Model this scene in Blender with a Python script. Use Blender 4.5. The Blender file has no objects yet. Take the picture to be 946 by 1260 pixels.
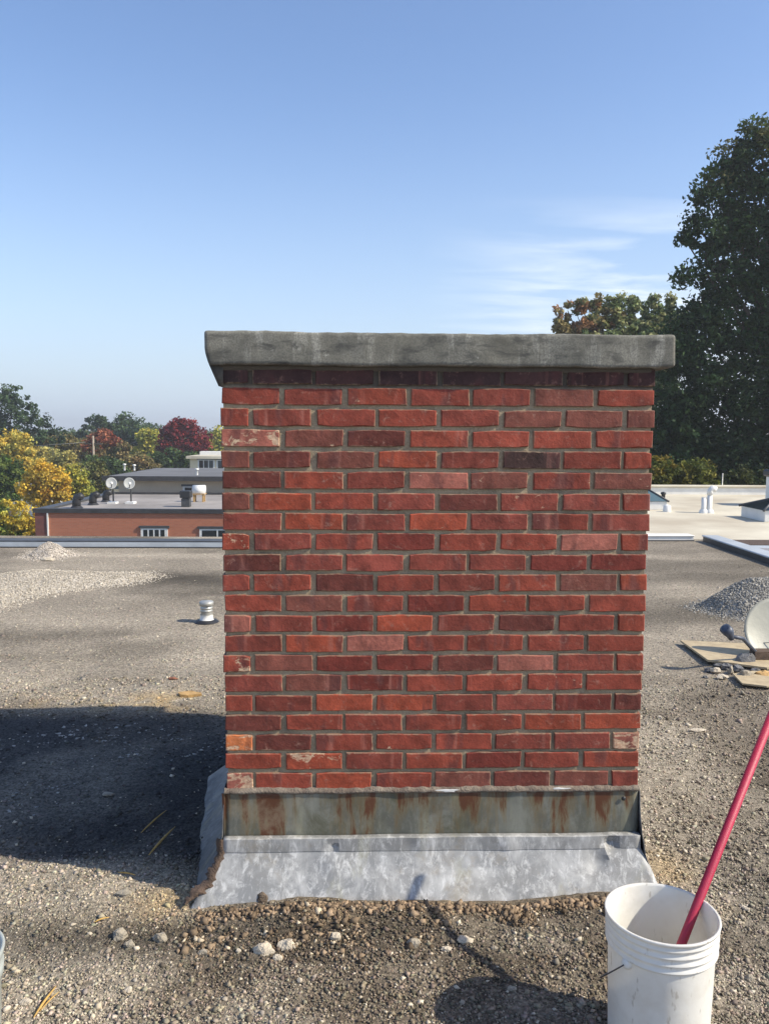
import bpy, bmesh, math, random
import numpy as np
from mathutils import Vector, Matrix, noise as mn
random.seed(7); np.random.seed(7)
R = math.radians
scene = bpy.context.scene
col = scene.collection

# ------------------------------------------------------------------ camera
H, PITCH, ROLL, F = 1.55, R(5.5), R(-0.3), 1036.0
cam = bpy.data.cameras.new('camera'); camo = bpy.data.objects.new('camera', cam); col.objects.link(camo)
cam.sensor_fit = 'VERTICAL'; cam.sensor_height = 36; cam.lens = 36*F/1260
cam.clip_start = 0.05; cam.clip_end = 6000
camo.matrix_world = Matrix.Translation((0, 0, H)) @ Matrix.Rotation(math.pi/2-PITCH, 4, 'X') @ Matrix.Rotation(-ROLL, 4, 'Z')
scene.camera = camo

# ------------------------------------------------------------------ sky and sun
SUN_EL, SUN_AZ = R(39), R(105)          # azimuth clockwise from +Y
sd = Vector((math.sin(SUN_AZ)*math.cos(SUN_EL), math.cos(SUN_AZ)*math.cos(SUN_EL), math.sin(SUN_EL)))
w = bpy.data.worlds.new("World"); scene.world = w; w.use_nodes = True
nt = w.node_tree; nt.nodes.clear()
def N(nt, t, **k):
    n = nt.nodes.new(t)
    for a, b in k.items():
        if a.startswith('i_'):
            n.inputs[a[2:].replace('_', ' ')].default_value = b
        else: setattr(n, a, b)
    return n
sky = N(nt, 'ShaderNodeTexSky', sky_type='NISHITA', sun_disc=False, sun_elevation=SUN_EL, sun_rotation=SUN_AZ,
        altitude=100, air_density=1.0, dust_density=1.0, ozone_density=3.0)
tc = N(nt, 'ShaderNodeTexCoord'); sep = N(nt, 'ShaderNodeSeparateXYZ')
nt.links.new(tc.outputs['Generated'], sep.inputs[0])
# thin cirrus: noise on the sky direction projected to a high sheet
add = N(nt, 'ShaderNodeMath', operation='ADD'); add.inputs[1].default_value = 0.12
nt.links.new(sep.outputs['Z'], add.inputs[0])
dx = N(nt, 'ShaderNodeMath', operation='DIVIDE'); dy = N(nt, 'ShaderNodeMath', operation='DIVIDE')
nt.links.new(sep.outputs['X'], dx.inputs[0]); nt.links.new(add.outputs[0], dx.inputs[1])
nt.links.new(sep.outputs['Y'], dy.inputs[0]); nt.links.new(add.outputs[0], dy.inputs[1])
cmb = N(nt, 'ShaderNodeCombineXYZ'); nt.links.new(dx.outputs[0], cmb.inputs[0]); nt.links.new(dy.outputs[0], cmb.inputs[1])
mp = N(nt, 'ShaderNodeMapping'); mp.inputs['Scale'].default_value = (1.5, 4.2, 1); mp.inputs['Rotation'].default_value = (0, 0, 0.12)
mp.inputs['Location'].default_value = (3.1, 0.4, 0)
nt.links.new(cmb.outputs[0], mp.inputs[0])
cn = N(nt, 'ShaderNodeTexNoise', i_Scale=1.1, i_Detail=7.0, i_Roughness=0.55, i_Distortion=0.4)
nt.links.new(mp.outputs[0], cn.inputs['Vector'])
cr = N(nt, 'ShaderNodeMapRange'); cr.inputs[1].default_value = 0.42; cr.inputs[2].default_value = 0.66; cr.inputs[4].default_value = 0.9
nt.links.new(cn.outputs[0], cr.inputs[0])
# the cirrus lies low over the eastern (right) side
az = N(nt, 'ShaderNodeMapRange'); az.inputs[1].default_value = 0.04; az.inputs[2].default_value = 0.26
nt.links.new(sep.outputs['X'], az.inputs[0])
el = N(nt, 'ShaderNodeMapRange'); el.inputs[1].default_value = 0.26; el.inputs[2].default_value = 0.16
nt.links.new(sep.outputs['Z'], el.inputs[0])
m1 = N(nt, 'ShaderNodeMath', operation='MULTIPLY'); nt.links.new(az.outputs[0], m1.inputs[0]); nt.links.new(el.outputs[0], m1.inputs[1])
m2 = N(nt, 'ShaderNodeMath', operation='MULTIPLY'); nt.links.new(m1.outputs[0], m2.inputs[0]); nt.links.new(cr.outputs[0], m2.inputs[1])
mx = N(nt, 'ShaderNodeMix', data_type='RGBA'); mx.inputs[7].default_value = (5.6, 6.0, 6.4, 1)
# pale veil towards the horizon, the same all round
ve = N(nt, 'ShaderNodeMapRange'); ve.inputs[1].default_value = 0.0; ve.inputs[2].default_value = 0.42; ve.inputs[3].default_value = 1.0; ve.inputs[4].default_value = 0.0
nt.links.new(sep.outputs['Z'], ve.inputs[0])
vp = N(nt, 'ShaderNodeMath', operation='POWER'); vp.inputs[1].default_value = 2.2; nt.links.new(ve.outputs[0], vp.inputs[0])
vm = N(nt, 'ShaderNodeMix', data_type='RGBA'); vm.inputs[7].default_value = (3.5, 4.2, 5.0, 1)
tn = N(nt, 'ShaderNodeMix', data_type='RGBA', blend_type='MULTIPLY'); tn.inputs[0].default_value = 1.0; tn.inputs[7].default_value = (0.97, 1.0, 1.08, 1)
nt.links.new(sky.outputs[0], tn.inputs[6])
nt.links.new(vp.outputs[0], vm.inputs[0]); nt.links.new(tn.outputs[2], vm.inputs[6])
nt.links.new(m2.outputs[0], mx.inputs[0]); nt.links.new(vm.outputs[2], mx.inputs[6])
bg = N(nt, 'ShaderNodeBackground'); bg.inputs['Strength'].default_value = 0.15
nt.links.new(mx.outputs[2], bg.inputs['Color'])
out = N(nt, 'ShaderNodeOutputWorld'); nt.links.new(bg.outputs[0], out.inputs['Surface'])

sun = bpy.data.lights.new('sun', 'SUN'); suno = bpy.data.objects.new('sun', sun); col.objects.link(suno)
sun.energy = 4.9; sun.angle = R(0.53); sun.color = (1.0, 0.91, 0.75)
suno.rotation_euler = sd.to_track_quat('Z', 'Y').to_euler(); suno.location = (20, -5, 20)
scene.view_settings.view_transform = 'Standard'; scene.view_settings.look = 'None'
scene.view_settings.exposure = 0.38; scene.view_settings.gamma = 1.0

# ------------------------------------------------------------------ placement helpers
_cp, _sp, _cr, _sr = math.cos(PITCH), math.sin(PITCH), math.cos(ROLL), math.sin(ROLL)
def ray(x, y):
    a, b = x-473, y-630
    a, b = a*_cr+b*_sr, -a*_sr+b*_cr
    u, v = a/F, -b/F
    return Vector((u, _cp+v*_sp, -_sp+v*_cp))
def gnd(x, y, z=0.0):
    d = ray(x, y); t = (z-H)/d.z
    return Vector((d.x*t, d.y*t, z))
def at(x, y, Y):
    d = ray(x, y); t = Y/d.y
    return Vector((d.x*t, Y, H+d.z*t))

def srgb(r, g, b):
    f = lambda c: (c/255/12.92) if c <= 10 else ((c/255+0.055)/1.055)**2.4
    return (f(r), f(g), f(b), 1)

# ------------------------------------------------------------------ object helpers
def tag(o, label=None, cat=None, group=None, kind=None):
    if label: o['label'] = label
    if cat: o['category'] = cat
    if group: o['group'] = group
    if kind: o['kind'] = kind
    return o
def empty(name, loc=(0, 0, 0), rz=0):
    o = bpy.data.objects.new(name, None); col.objects.link(o)
    o.location = loc; o.rotation_euler = (0, 0, rz); o.empty_display_size = 0.1
    return o
def link(name, me, mat=None, parent=None, smooth=False):
    if mat is not None and not me.materials:
        for m in (mat if isinstance(mat, (list, tuple)) else [mat]): me.materials.append(m)
    if smooth: me.polygons.foreach_set('use_smooth', [True]*len(me.polygons))
    o = bpy.data.objects.new(name, me); col.objects.link(o)
    if parent: o.parent = parent
    return o
def bmobj(name, bm, mat, parent=None, smooth=False):
    me = bpy.data.meshes.new(name); bm.to_mesh(me); bm.free()
    return link(name, me, mat, parent, smooth)
def pyobj(name, vs, fs, mat, parent=None, smooth=False):
    me = bpy.data.meshes.new(name); me.from_pydata([tuple(v) for v in vs], [], fs); me.update()
    return link(name, me, mat, parent, smooth)
def npmesh(name, V, faces_n, cols=None):
    """V (n*k,3) vertices, every face has faces_n[1] verts listed in faces_n[0]"""
    F_, k = faces_n
    me = bpy.data.meshes.new(name)
    me.vertices.add(len(V)); me.vertices.foreach_set('co', V.astype(np.float32).ravel())
    me.loops.add(F_.size); me.loops.foreach_set('vertex_index', F_.astype(np.int32).ravel())
    me.polygons.add(len(F_)); me.polygons.foreach_set('loop_start', np.arange(0, F_.size, k, dtype=np.int32))
    me.polygons.foreach_set('loop_total', np.full(len(F_), k, dtype=np.int32))
    me.update(calc_edges=True)
    if cols is not None:
        a = me.color_attributes.new('tint', 'FLOAT_COLOR', 'POINT')
        c = np.ones((len(V), 4), np.float32); c[:, :3] = cols
        a.data.foreach_set('color', c.ravel())
    return me
def bx(bm, x0, x1, y0, y1, z0, z1):
    vs = [bm.verts.new((x, y, z)) for z in (z0, z1) for y in (y0, y1) for x in (x0, x1)]
    for f in ((0, 2, 3, 1), (4, 5, 7, 6), (0, 1, 5, 4), (2, 6, 7, 3), (0, 4, 6, 2), (1, 3, 7, 5)):
        bm.faces.new([vs[i] for i in f])
    return vs
def box(name, x0, x1, y0, y1, z0, z1, mat, parent=None, bev=0):
    bm = bmesh.new(); bx(bm, x0, x1, y0, y1, z0, z1)
    if bev: bmesh.ops.bevel(bm, geom=bm.edges[:], offset=bev, segments=1, affect='EDGES')
    return bmobj(name, bm, mat, parent)
def tube(name, pts, rad, mat, parent=None, seg=12, caps=True, smooth=True):
    pts = [Vector(p) for p in pts]
    rad = rad if isinstance(rad, (list, tuple)) else [rad]*len(pts)
    vs, fs = [], []
    for i, p in enumerate(pts):
        t = (pts[min(i+1, len(pts)-1)]-pts[max(i-1, 0)]).normalized()
        a = t.orthogonal().normalized() if i == 0 else (a_prev - t*a_prev.dot(t)).normalized()
        a_prev = a; b = t.cross(a)
        for k in range(seg):
            th = 2*math.pi*k/seg
            vs.append(p+(a*math.cos(th)+b*math.sin(th))*rad[i])
    for i in range(len(pts)-1):
        for k in range(seg):
            k2 = (k+1) % seg
            fs.append((i*seg+k, i*seg+k2, (i+1)*seg+k2, (i+1)*seg+k))
    if caps:
        fs.append(tuple(range(seg))[::-1]); fs.append(tuple((len(pts)-1)*seg+k for k in range(seg)))
    return pyobj(name, vs, fs, mat, parent, smooth)
def lathe(name, prof, mat, parent=None, seg=48, smooth=True, loc=None):
    vs, fs = [], []
    for r, z in prof:
        for k in range(seg):
            th = 2*math.pi*k/seg; vs.append((r*math.cos(th), r*math.sin(th), z))
    for i in range(len(prof)-1):
        for k in range(seg):
            k2 = (k+1) % seg; fs.append((i*seg+k, i*seg+k2, (i+1)*seg+k2, (i+1)*seg+k))
    o = pyobj(name, vs, fs, mat, parent, smooth)
    if loc: o.location = loc
    return o

# ------------------------------------------------------------------ material helpers
def newmat(name):
    m = bpy.data.materials.new(name); m.use_nodes = True; nt = m.node_tree; nt.nodes.clear()
    o = N(nt, 'ShaderNodeOutputMaterial'); b = N(nt, 'ShaderNodeBsdfPrincipled')
    nt.links.new(b.outputs[0], o.inputs[0]); b.inputs['Roughness'].default_value = 0.8
    return m, nt, b
def noise(nt, vec, scale, detail=4, rough=0.55, dist=0.0):
    n = N(nt, 'ShaderNodeTexNoise', i_Scale=scale, i_Detail=float(detail), i_Roughness=rough, i_Distortion=dist)
    if vec is not None: nt.links.new(vec, n.inputs['Vector'])
    return n.outputs[0]
def rng(nt, s, a, b, c=0.0, d=1.0, smooth=False):
    n = N(nt, 'ShaderNodeMapRange')
    if smooth: n.interpolation_type = 'SMOOTHSTEP'
    for i, v in zip((1, 2, 3, 4), (a, b, c, d)):
        if isinstance(v, (int, float)): n.inputs[i].default_value = v
        else: nt.links.new(v, n.inputs[i])
    nt.links.new(s, n.inputs[0]); return n.outputs[0]
def math_(nt, op, a, b=None):
    n = N(nt, 'ShaderNodeMath', operation=op)
    for i, v in ((0, a), (1, b)):
        if v is None: continue
        if isinstance(v, (int, float)): n.inputs[i].default_value = v
        else: nt.links.new(v, n.inputs[i])
    return n.outputs[0]
def mixc(nt, f, a, b, mode='MIX'):
    n = N(nt, 'ShaderNodeMix', data_type='RGBA', blend_type=mode)
    for k, v in (('Factor', f), ('A', a), ('B', b)):
        s = n.inputs[k] if k == 'Factor' else n.inputs[k]
        if k == 'Factor':
            s = n.inputs[0]
        else:
            s = n.inputs[6] if k == 'A' else n.inputs[7]
        if isinstance(v, (int, float)): s.default_value = v
        elif isinstance(v, tuple): s.default_value = v if len(v) == 4 else (*v, 1)
        else: nt.links.new(v, s)
    return n.outputs[2]
def mapping(nt, vec, scale=(1, 1, 1), loc=None):
    n = N(nt, 'ShaderNodeMapping'); n.inputs['Scale'].default_value = scale
    nt.links.new(vec, n.inputs[0])
    if loc is not None: nt.links.new(loc, n.inputs[1])
    return n.outputs[0]
def bump(nt, b, h, strength=0.4, dist=0.01):
    n = N(nt, 'ShaderNodeBump'); n.inputs['Strength'].default_value = strength; n.inputs['Distance'].default_value = dist
    nt.links.new(h, n.inputs['Height']); nt.links.new(n.outputs[0], b.inputs['Normal'])
def simple(name, c, rough=0.7, var=0.15, scale=6.0, metal=0.0, bmp=0.15, c2=None, bdist=0.01):
    m, nt, b = newmat(name); t = N(nt, 'ShaderNodeTexCoord').outputs['Object']
    n = noise(nt, t, scale, 6, 0.6)
    c2 = c2 or tuple(x*(1-2*var) for x in c[:3])
    cc = mixc(nt, rng(nt, n, 0.35, 0.65), tuple(c[:3]), tuple(c2[:3]))
    nt.links.new(cc, b.inputs['Base Color']); b.inputs['Roughness'].default_value = rough; b.inputs['Metallic'].default_value = metal
    if bmp: bump(nt, b, noise(nt, t, scale*6, 5), bmp, bdist)
    return m
def tintmat(name, rough=0.85, var=0.3, scale=400, spec=0.3):
    m, nt, b = newmat(name); a = N(nt, 'ShaderNodeAttribute', attribute_name='tint')
    t = N(nt, 'ShaderNodeTexCoord').outputs['Object']
    v = rng(nt, noise(nt, t, scale, 3), 0.3, 0.7, 1-var, 1+var)
    cc = mixc(nt, 1.0, a.outputs['Color'], v, 'MULTIPLY')
    nt.links.new(cc, b.inputs['Base Color']); b.inputs['Roughness'].default_value = rough
    b.inputs['Specular IOR Level'].default_value = spec
    return m

# ------------------------------------------------------------------ numpy noise and the roof surface
_perm = np.random.RandomState(3).rand(256, 256)
def vnoise(x, y, s):
    x = np.asarray(x, float)*s; y = np.asarray(y, float)*s
    xi = np.floor(x).astype(int); yi = np.floor(y).astype(int); fx = x-xi; fy = y-yi
    fx = fx*fx*(3-2*fx); fy = fy*fy*(3-2*fy); g = lambda a, b: _perm[a % 256, b % 256]
    return (g(xi, yi)*(1-fx)+g(xi+1, yi)*fx)*(1-fy)+(g(xi, yi+1)*(1-fx)+g(xi+1, yi+1)*fx)*fy
def fbm(x, y, s, o=4):
    t = 0; a = .5; n = 0
    for i in range(o): t = t+a*vnoise(x+i*7.3, y+i*3.1, s); n += a; a *= .5; s *= 2.03
    return t/n
YAW = R(1.7); X0, Y0 = -0.5285, 2.727; WID, DEP = 1.396, 1.22
def fac(s, o, z=0):      # point on the facade: s from the left edge, o outward
    return Vector((X0+s*math.cos(YAW)+o*math.sin(YAW), Y0+s*math.sin(YAW)-o*math.cos(YAW), z))
def sm(a, b, t): t = np.clip((t-a)/(b-a), 0, 1); return t*t*(3-2*t)
def height(x, y):
    x = np.asarray(x, float); y = np.asarray(y, float)
    near = sm(7, 4, y)
    h = (fbm(x, y, 1.1, 3)-.5)*.05*near+(fbm(x, y, 6, 3)-.5)*.022*near
    base = (2.615+.03*x)                        # line where the flashing meets the gravel
    d = (y-base)
    hump = np.exp(-((d+.03)/.13)**2)*(0.004+.034*fbm(x+9, y, 5, 3))*sm(-.62, -.3, x)*sm(1.5, .9, x)
    return h+hump-.006
def ground_tint(x, y):
    x = np.asarray(x, float); y = np.asarray(y, float)
    def c(r, g, b): return np.array([r, g, b])
    A = c(.38, .33, .255); B = c(.185, .152, .112)
    f = sm(.38, .60, fbm(x, y, 1.6, 5))[..., None]
    out = A*(1-f)+B*f
    farf = sm(3.2, 6.5, y)[..., None]
    farc = c(.315, .272, .212)*(0.50+1.0*fbm(x, y*2.4, .8, 6)[..., None])
    farc = farc*(1-.35*sm(.56, .66, fbm(x+31, y*1.5, .55, 6))[..., None])*(1+.22*sm(.55, .68, fbm(x+11, y*2, 1.3, 5))[..., None])
    out = out*(1-farf)+farc*farf
    # darker band in front of the far heap and across the right-hand side
    band = np.exp(-((y-8.9-.05*x)/.45)**2)*sm(-.2, -1.2, x)*.45*(.6+.8*fbm(x, y, 2, 3))
    band = band+np.exp(-((y-7.1)/.45)**2)*sm(1.0, 1.8, x)*sm(4.2, 2.6, x)*.5
    # darker patches on the left, mid distance and near field
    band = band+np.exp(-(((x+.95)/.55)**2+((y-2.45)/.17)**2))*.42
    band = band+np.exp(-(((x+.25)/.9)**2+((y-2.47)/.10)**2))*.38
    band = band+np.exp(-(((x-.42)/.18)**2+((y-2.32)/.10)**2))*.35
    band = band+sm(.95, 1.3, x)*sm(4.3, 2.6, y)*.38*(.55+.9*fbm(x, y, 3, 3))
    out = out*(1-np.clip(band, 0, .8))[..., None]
    # chimney's cast shadow deepened in the ground colour on the west side
    chimney_shade = sm(-.35, -.75, x)*sm(2.86, 3.0, y)*sm(4.6, 4.35, y)*(.35+.9*fbm(x, y, 2.6, 4))
    chimney_shade = np.clip(chimney_shade*1.15, 0, .9)[..., None]
    out = out*(1-chimney_shade)+c(.05, .05, .052)*chimney_shade
    # crumbs of mortar and wood dust
    pale = np.exp(-(((x+1.35)/.55)**2+((y-4.72)/.16)**2))*sm(.4, .6, fbm(x, y, 7, 3))
    pale = pale+np.exp(-(((x+.72)/.12)**2+((y-2.66)/.10)**2))*.8
    pale = pale+np.exp(-(((x-.25)/.75)**2+((y-2.57)/.05)**2))*.55*sm(.4, .6, fbm(x, y, 9, 3))
    pale = pale+np.exp(-(((x-1.0)/.10)**2+((y-2.85)/.16)**2))*.8
    pale = np.clip(pale, 0, 1)[..., None]
    out = out*(1-pale)+c(.44, .33, .19)*pale
    return out

# ------------------------------------------------------------------ materials
# brick: object colour = tint, alpha = how chipped / lime-stained
m, nt, b = newmat('fired_brick')
oi = N(nt, 'ShaderNodeObjectInfo'); tco = N(nt, 'ShaderNodeTexCoord').outputs['Object']
off = N(nt, 'ShaderNodeVectorMath', operation='SCALE'); off.inputs[0].default_value = (37, 53, 71); nt.links.new(oi.outputs['Random'], off.inputs['Scale'])
vec = mapping(nt, tco, (1, 1, 1), off.outputs[0])
vecs = mapping(nt, tco, (5, 1, .5), off.outputs[0])
blot = rng(nt, noise(nt, vec, 14, 5, .65, .4), .3, .7, .58, 1.30)
fine = rng(nt, noise(nt, vec, 160, 4, .7), .25, .75, .82, 1.16)
tint = mixc(nt, 1.0, mixc(nt, 1.0, oi.outputs['Color'], blot, 'MULTIPLY'), fine, 'MULTIPLY')
strk = rng(nt, noise(nt, vecs, 5, 3, .5), .60, .74, 0, .38, True)
tint = mixc(nt, strk, tint, (.44, .19, .145))
soot = rng(nt, noise(nt, mapping(nt, tco, (3, 1, 1), off.outputs[0]), 5, 3, .5), .57, .68, 0, .6, True)
tint = mixc(nt, soot, tint, (.10, .035, .032))
dust = rng(nt, noise(nt, vec, 34, 6, .7, .5), .56, .74, 0, .6, True)
tint = mixc(nt, dust, tint, (.36, .20, .15))
thr = math_(nt, 'SUBTRACT', .78, math_(nt, 'MULTIPLY', oi.outputs['Alpha'], .36))
chipn = noise(nt, mapping(nt, tco, (.8, 1, 1.3), off.outputs[0]), 22, 8, .68, .35)
chip = rng(nt, chipn, thr, math_(nt, 'ADD', thr, .04), 0, .85)
tint = mixc(nt, chip, tint, mixc(nt, rng(nt, noise(nt, vec, 120, 3), .4, .6), (.62, .47, .31), (.47, .29, .19)))
ez = N(nt, 'ShaderNodeSeparateXYZ'); nt.links.new(tco, ez.inputs[0])
em = math_(nt, 'ADD', math_(nt, 'DIVIDE', math_(nt, 'ABSOLUTE', ez.outputs[2]), .0285), math_(nt, 'MULTIPLY', noise(nt, vec, 45, 6, .7), .75))
emx = math_(nt, 'ADD', math_(nt, 'DIVIDE', math_(nt, 'SUBTRACT', math_(nt, 'ABSOLUTE', ez.outputs[0]), .067), .0285), math_(nt, 'MULTIPLY', noise(nt, vec, 38, 6, .7), .75))
smear = rng(nt, math_(nt, 'MAXIMUM', em, emx), 1.25, 1.40, 0, .72)
tint = mixc(nt, smear, tint, (.26, .19, .125))
nt.links.new(tint, b.inputs['Base Color']); b.inputs['Roughness'].default_value = .82; b.inputs['Specular IOR Level'].default_value = .35
hh = math_(nt, 'SUBTRACT', math_(nt, 'ADD', noise(nt, vec, 90, 6, .65), math_(nt, 'MULTIPLY', noise(nt, vec, 18, 3), 1.5)), math_(nt, 'MULTIPLY', chip, .8))
bump(nt, b, hh, .5, .0035); M_BRICK = m

m, nt, b = newmat('lime_mortar'); t = N(nt, 'ShaderNodeTexCoord').outputs['Object']
c = mixc(nt, rng(nt, noise(nt, t, 9, 5), .35, .65), (.34, .265, .165), (.22, .172, .108))
c = mixc(nt, rng(nt, noise(nt, t, 150, 4, .7), .3, .7), c, (.38, .31, .21))
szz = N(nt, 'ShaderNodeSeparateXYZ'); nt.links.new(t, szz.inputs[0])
c = mixc(nt, rng(nt, math_(nt, 'ADD', szz.outputs[2], math_(nt, 'MULTIPLY', noise(nt, t, 14, 4), .02)), 1.690, 1.706, 0, .82), c, (.035, .031, .028))  # dark band under the cap: painted shade along with soot
c = mixc(nt, rng(nt, noise(nt, t, 5, 6, .7), .50, .66, 0, .7), c, (.12, .10, .075))
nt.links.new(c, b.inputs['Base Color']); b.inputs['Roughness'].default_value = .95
bump(nt, b, noise(nt, t, 120, 6, .7), .8, .004); M_MORTAR = m

m, nt, b = newmat('weathered_concrete'); t = N(nt, 'ShaderNodeTexCoord').outputs['Object']
c = mixc(nt, rng(nt, noise(nt, t, 5, 6, .65, .6), .32, .68), (.10, .097, .078), (.27, .26, .215))
c = mixc(nt, rng(nt, noise(nt, mapping(nt, t, (6, 1, 1)), 3.5, 5, .6), .56, .70, 0, .75), c, (.46, .45, .39))
c = mixc(nt, rng(nt, noise(nt, mapping(nt, t, (1, 1, 3)), 9, 6, .7, .4), .50, .64, 0, .85), c, (.05, .05, .046))
c = mixc(nt, rng(nt, noise(nt, t, 190, 3, .7), .42, .60, 0, .6), c, (.09, .088, .075))
c = mixc(nt, rng(nt, noise(nt, t, 2.2, 6, .7, .8), .52, .62, 0, .55), c, (.085, .083, .070))
c = mixc(nt, rng(nt, noise(nt, t, 17, 8, .75), .62, .70, 0, .6), c, (.47, .46, .40))
nt.links.new(c, b.inputs['Base Color']); b.inputs['Roughness'].default_value = .92
bump(nt, b, math_(nt, 'ADD', noise(nt, t, 60, 7, .7), math_(nt, 'MULTIPLY', noise(nt, t, 14, 3), 1.2)), .35, .003); M_CONC = m

def galv(name, base, alt, rust=0.0, rough=.5, metal=.45, streak=1.0, bm_=.12):
    m, nt, b = newmat(name); t = N(nt, 'ShaderNodeTexCoord').outputs['Object']
    s1 = noise(nt, mapping(nt, t, (2.2, 2.2, 1)), 4.0, 9, .72, .6)
    s2 = noise(nt, t, 7, 6, .65, .4)
    c = mixc(nt, rng(nt, s1, .42, .58), base, alt)
    c = mixc(nt, rng(nt, s2, .45, .60, 0, .85), c, tuple(x*.55 for x in base))
    c = mixc(nt, rng(nt, noise(nt, t, 3.1, 5, .6), .52, .64, 0, .5), c, tuple(min(1, x*1.35) for x in base))
    c = mixc(nt, rng(nt, noise(nt, mapping(nt, t, (8, 8, 2.6)), 5, 9, .78, .5), .50, .62, 0, .6*streak), c, tuple(min(1, x*1.6+.03) for x in base))
    c = mixc(nt, rng(nt, noise(nt, mapping(nt, t, (5, 5, .7)), 2.2, 4, .6), .58, .7, 0, .4), c, (.34, .33, .22))
    if rust:
        sepn = N(nt, 'ShaderNodeSeparateXYZ'); nt.links.new(t, sepn.inputs[0])
        top = rng(nt, sepn.outputs[2], .22, .34, 0, 1)
        rn = math_(nt, 'ADD', noise(nt, mapping(nt, t, (5, 5, 1)), 2.6, 8, .66, .3), math_(nt, 'MULTIPLY', top, .10))
        c = mixc(nt, rng(nt, rn, .49, .62, 0, .75*rust), c, (.17, .125, .06))
        c = mixc(nt, rng(nt, rn, .575, .64, 0, .9*rust), c, (.11, .042, .02))
    c = mixc(nt, rng(nt, noise(nt, mapping(nt, t, (1, 1, .6)), 11, 8, .75, .3), .60, .68, 0, .6), c, tuple(x*.38 for x in base))
    c = mixc(nt, rng(nt, noise(nt, t, 5.5, 8, .7), .56, .66, 0, .4), c, (.30, .25, .17))
    nt.links.new(c, b.inputs['Base Color']); b.inputs['Metallic'].default_value = metal
    nt.links.new(rng(nt, s2, .3, .7, rough-.1, rough+.15), b.inputs['Roughness'])
    bump(nt, b, math_(nt, 'ADD', noise(nt, t, 5, 2), math_(nt, 'MULTIPLY', noise(nt, t, 120, 5, .7), .08)), bm_, .02)
    return m
M_GALV_UP = galv('rusted_galvanised_sheet', (.20, .205, .175), (.105, .104, .072), rust=1.1, rough=.6, metal=.2, streak=.35)
M_GALV_LO = galv('bleached_galvanised_sheet', (.43, .43, .42), (.24, .245, .245), rust=0.0, rough=.62, metal=.12)
M_GALV_SIDE = galv('dull_zinc_sheet', (.13, .132, .138), (.09, .092, .10), rough=.5, metal=.3)
M_TAR = simple('brown_roof_cement', (.13, .085, .06), .75, .25, 30, bmp=.8)
M_WHITE_PL = newmat('white_pail_plastic')
m, nt, b = M_WHITE_PL; M_WHITE_PL = m
t = N(nt, 'ShaderNodeTexCoord').outputs['Object']
c = mixc(nt, rng(nt, noise(nt, t, 9, 6, .7), .46, .68, 0, .55), (.84, .83, .78), (.66, .62, .54))
c = mixc(nt, rng(nt, noise(nt, mapping(nt, t, (1, 1, .4)), 50, 3, .5), .66, .72, 0, .6), c, (.38, .34, .28))
nt.links.new(c, b.inputs['Base Color']); b.inputs['Roughness'].default_value = .42
tr = N(nt, 'ShaderNodeBsdfTranslucent'); tr.inputs[0].default_value = (.8, .76, .66, 1)
ms = N(nt, 'ShaderNodeMixShader'); ms.inputs[0].default_value = .22
nt.links.new(b.outputs[0], ms.inputs[1]); nt.links.new(tr.outputs[0], ms.inputs[2])
nt.links.new(ms.outputs[0], [n for n in nt.nodes if n.type == 'OUTPUT_MATERIAL'][0].inputs[0])
bump(nt, b, noise(nt, t, 30, 3), .08, .01)
M_GREY_PL = simple('pale_grey_plastic', (.42, .45, .43), .4, .1, 9, bmp=.05)
M_RED_POLE = simple('crimson_painted_steel', (.43, .020, .060), .5, .14, 60, bmp=.15, c2=(.34, .022, .052))
M_WIRE = simple('dull_wire', (.10, .10, .11), .4, .1, 20, metal=.6, bmp=0)

m, nt, b = newmat('gravel_roofing'); t = N(nt, 'ShaderNodeTexCoord').outputs['Object']
a = N(nt, 'ShaderNodeAttribute', attribute_name='tint').outputs['Color']
vo = N(nt, 'ShaderNodeTexVoronoi', feature='F1', i_Scale=120.0); nt.links.new(t, vo.inputs['Vector'])
sv = N(nt, 'ShaderNodeSeparateColor'); nt.links.new(vo.outputs['Color'], sv.inputs[0])
g1 = rng(nt, sv.outputs[0], 0, 1, .55, 1.5)
c = mixc(nt, 1.0, a, g1, 'MULTIPLY')
c = mixc(nt, 1.0, c, rng(nt, noise(nt, t, 26, 6, .7), .3, .7, .72, 1.2), 'MULTIPLY')
nt.links.new(c, b.inputs['Base Color']); b.inputs['Roughness'].default_value = .95; b.inputs['Specular IOR Level'].default_value = .15
bump(nt, b, math_(nt, 'ADD', math_(nt, 'MULTIPLY', vo.outputs['Distance'], -.6), noise(nt, t, 90, 6, .75)), .7, .008)
M_GROUND = m
M_STONE = tintmat('crushed_stone', .9, .22, 300, .2)
M_LEAF = tintmat('leaves', .75, .1, 3, .2)
m = M_LEAF; nt = m.node_tree
b = [n for n in nt.nodes if n.type == 'BSDF_PRINCIPLED'][0]; at_ = [n for n in nt.nodes if n.type == 'ATTRIBUTE'][0]
tr = N(nt, 'ShaderNodeBsdfTranslucent'); nt.links.new(at_.outputs['Color'], tr.inputs[0])
ms = N(nt, 'ShaderNodeMixShader'); ms.inputs[0].default_value = .25
nt.links.new(b.outputs[0], ms.inputs[1]); nt.links.new(tr.outputs[0], ms.inputs[2])
nt.links.new(ms.outputs[0], [n for n in nt.nodes if n.type == 'OUTPUT_MATERIAL'][0].inputs[0])
M_BARK = simple('bark', (.10, .08, .06), .95, .3, 8, bmp=.6)
M_DARKMETAL = simple('dark_roof_metal', (.065, .062, .062), .5, .2, 3, metal=.2)
M_COPING = simple('grey_coping_metal', (.085, .087, .09), .5, .15, 3, metal=.3)
M_PAR_IN = simple('pale_blue_grey_flashing', (.55, .59, .62), .5, .10, 2.5, metal=.2)
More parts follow.
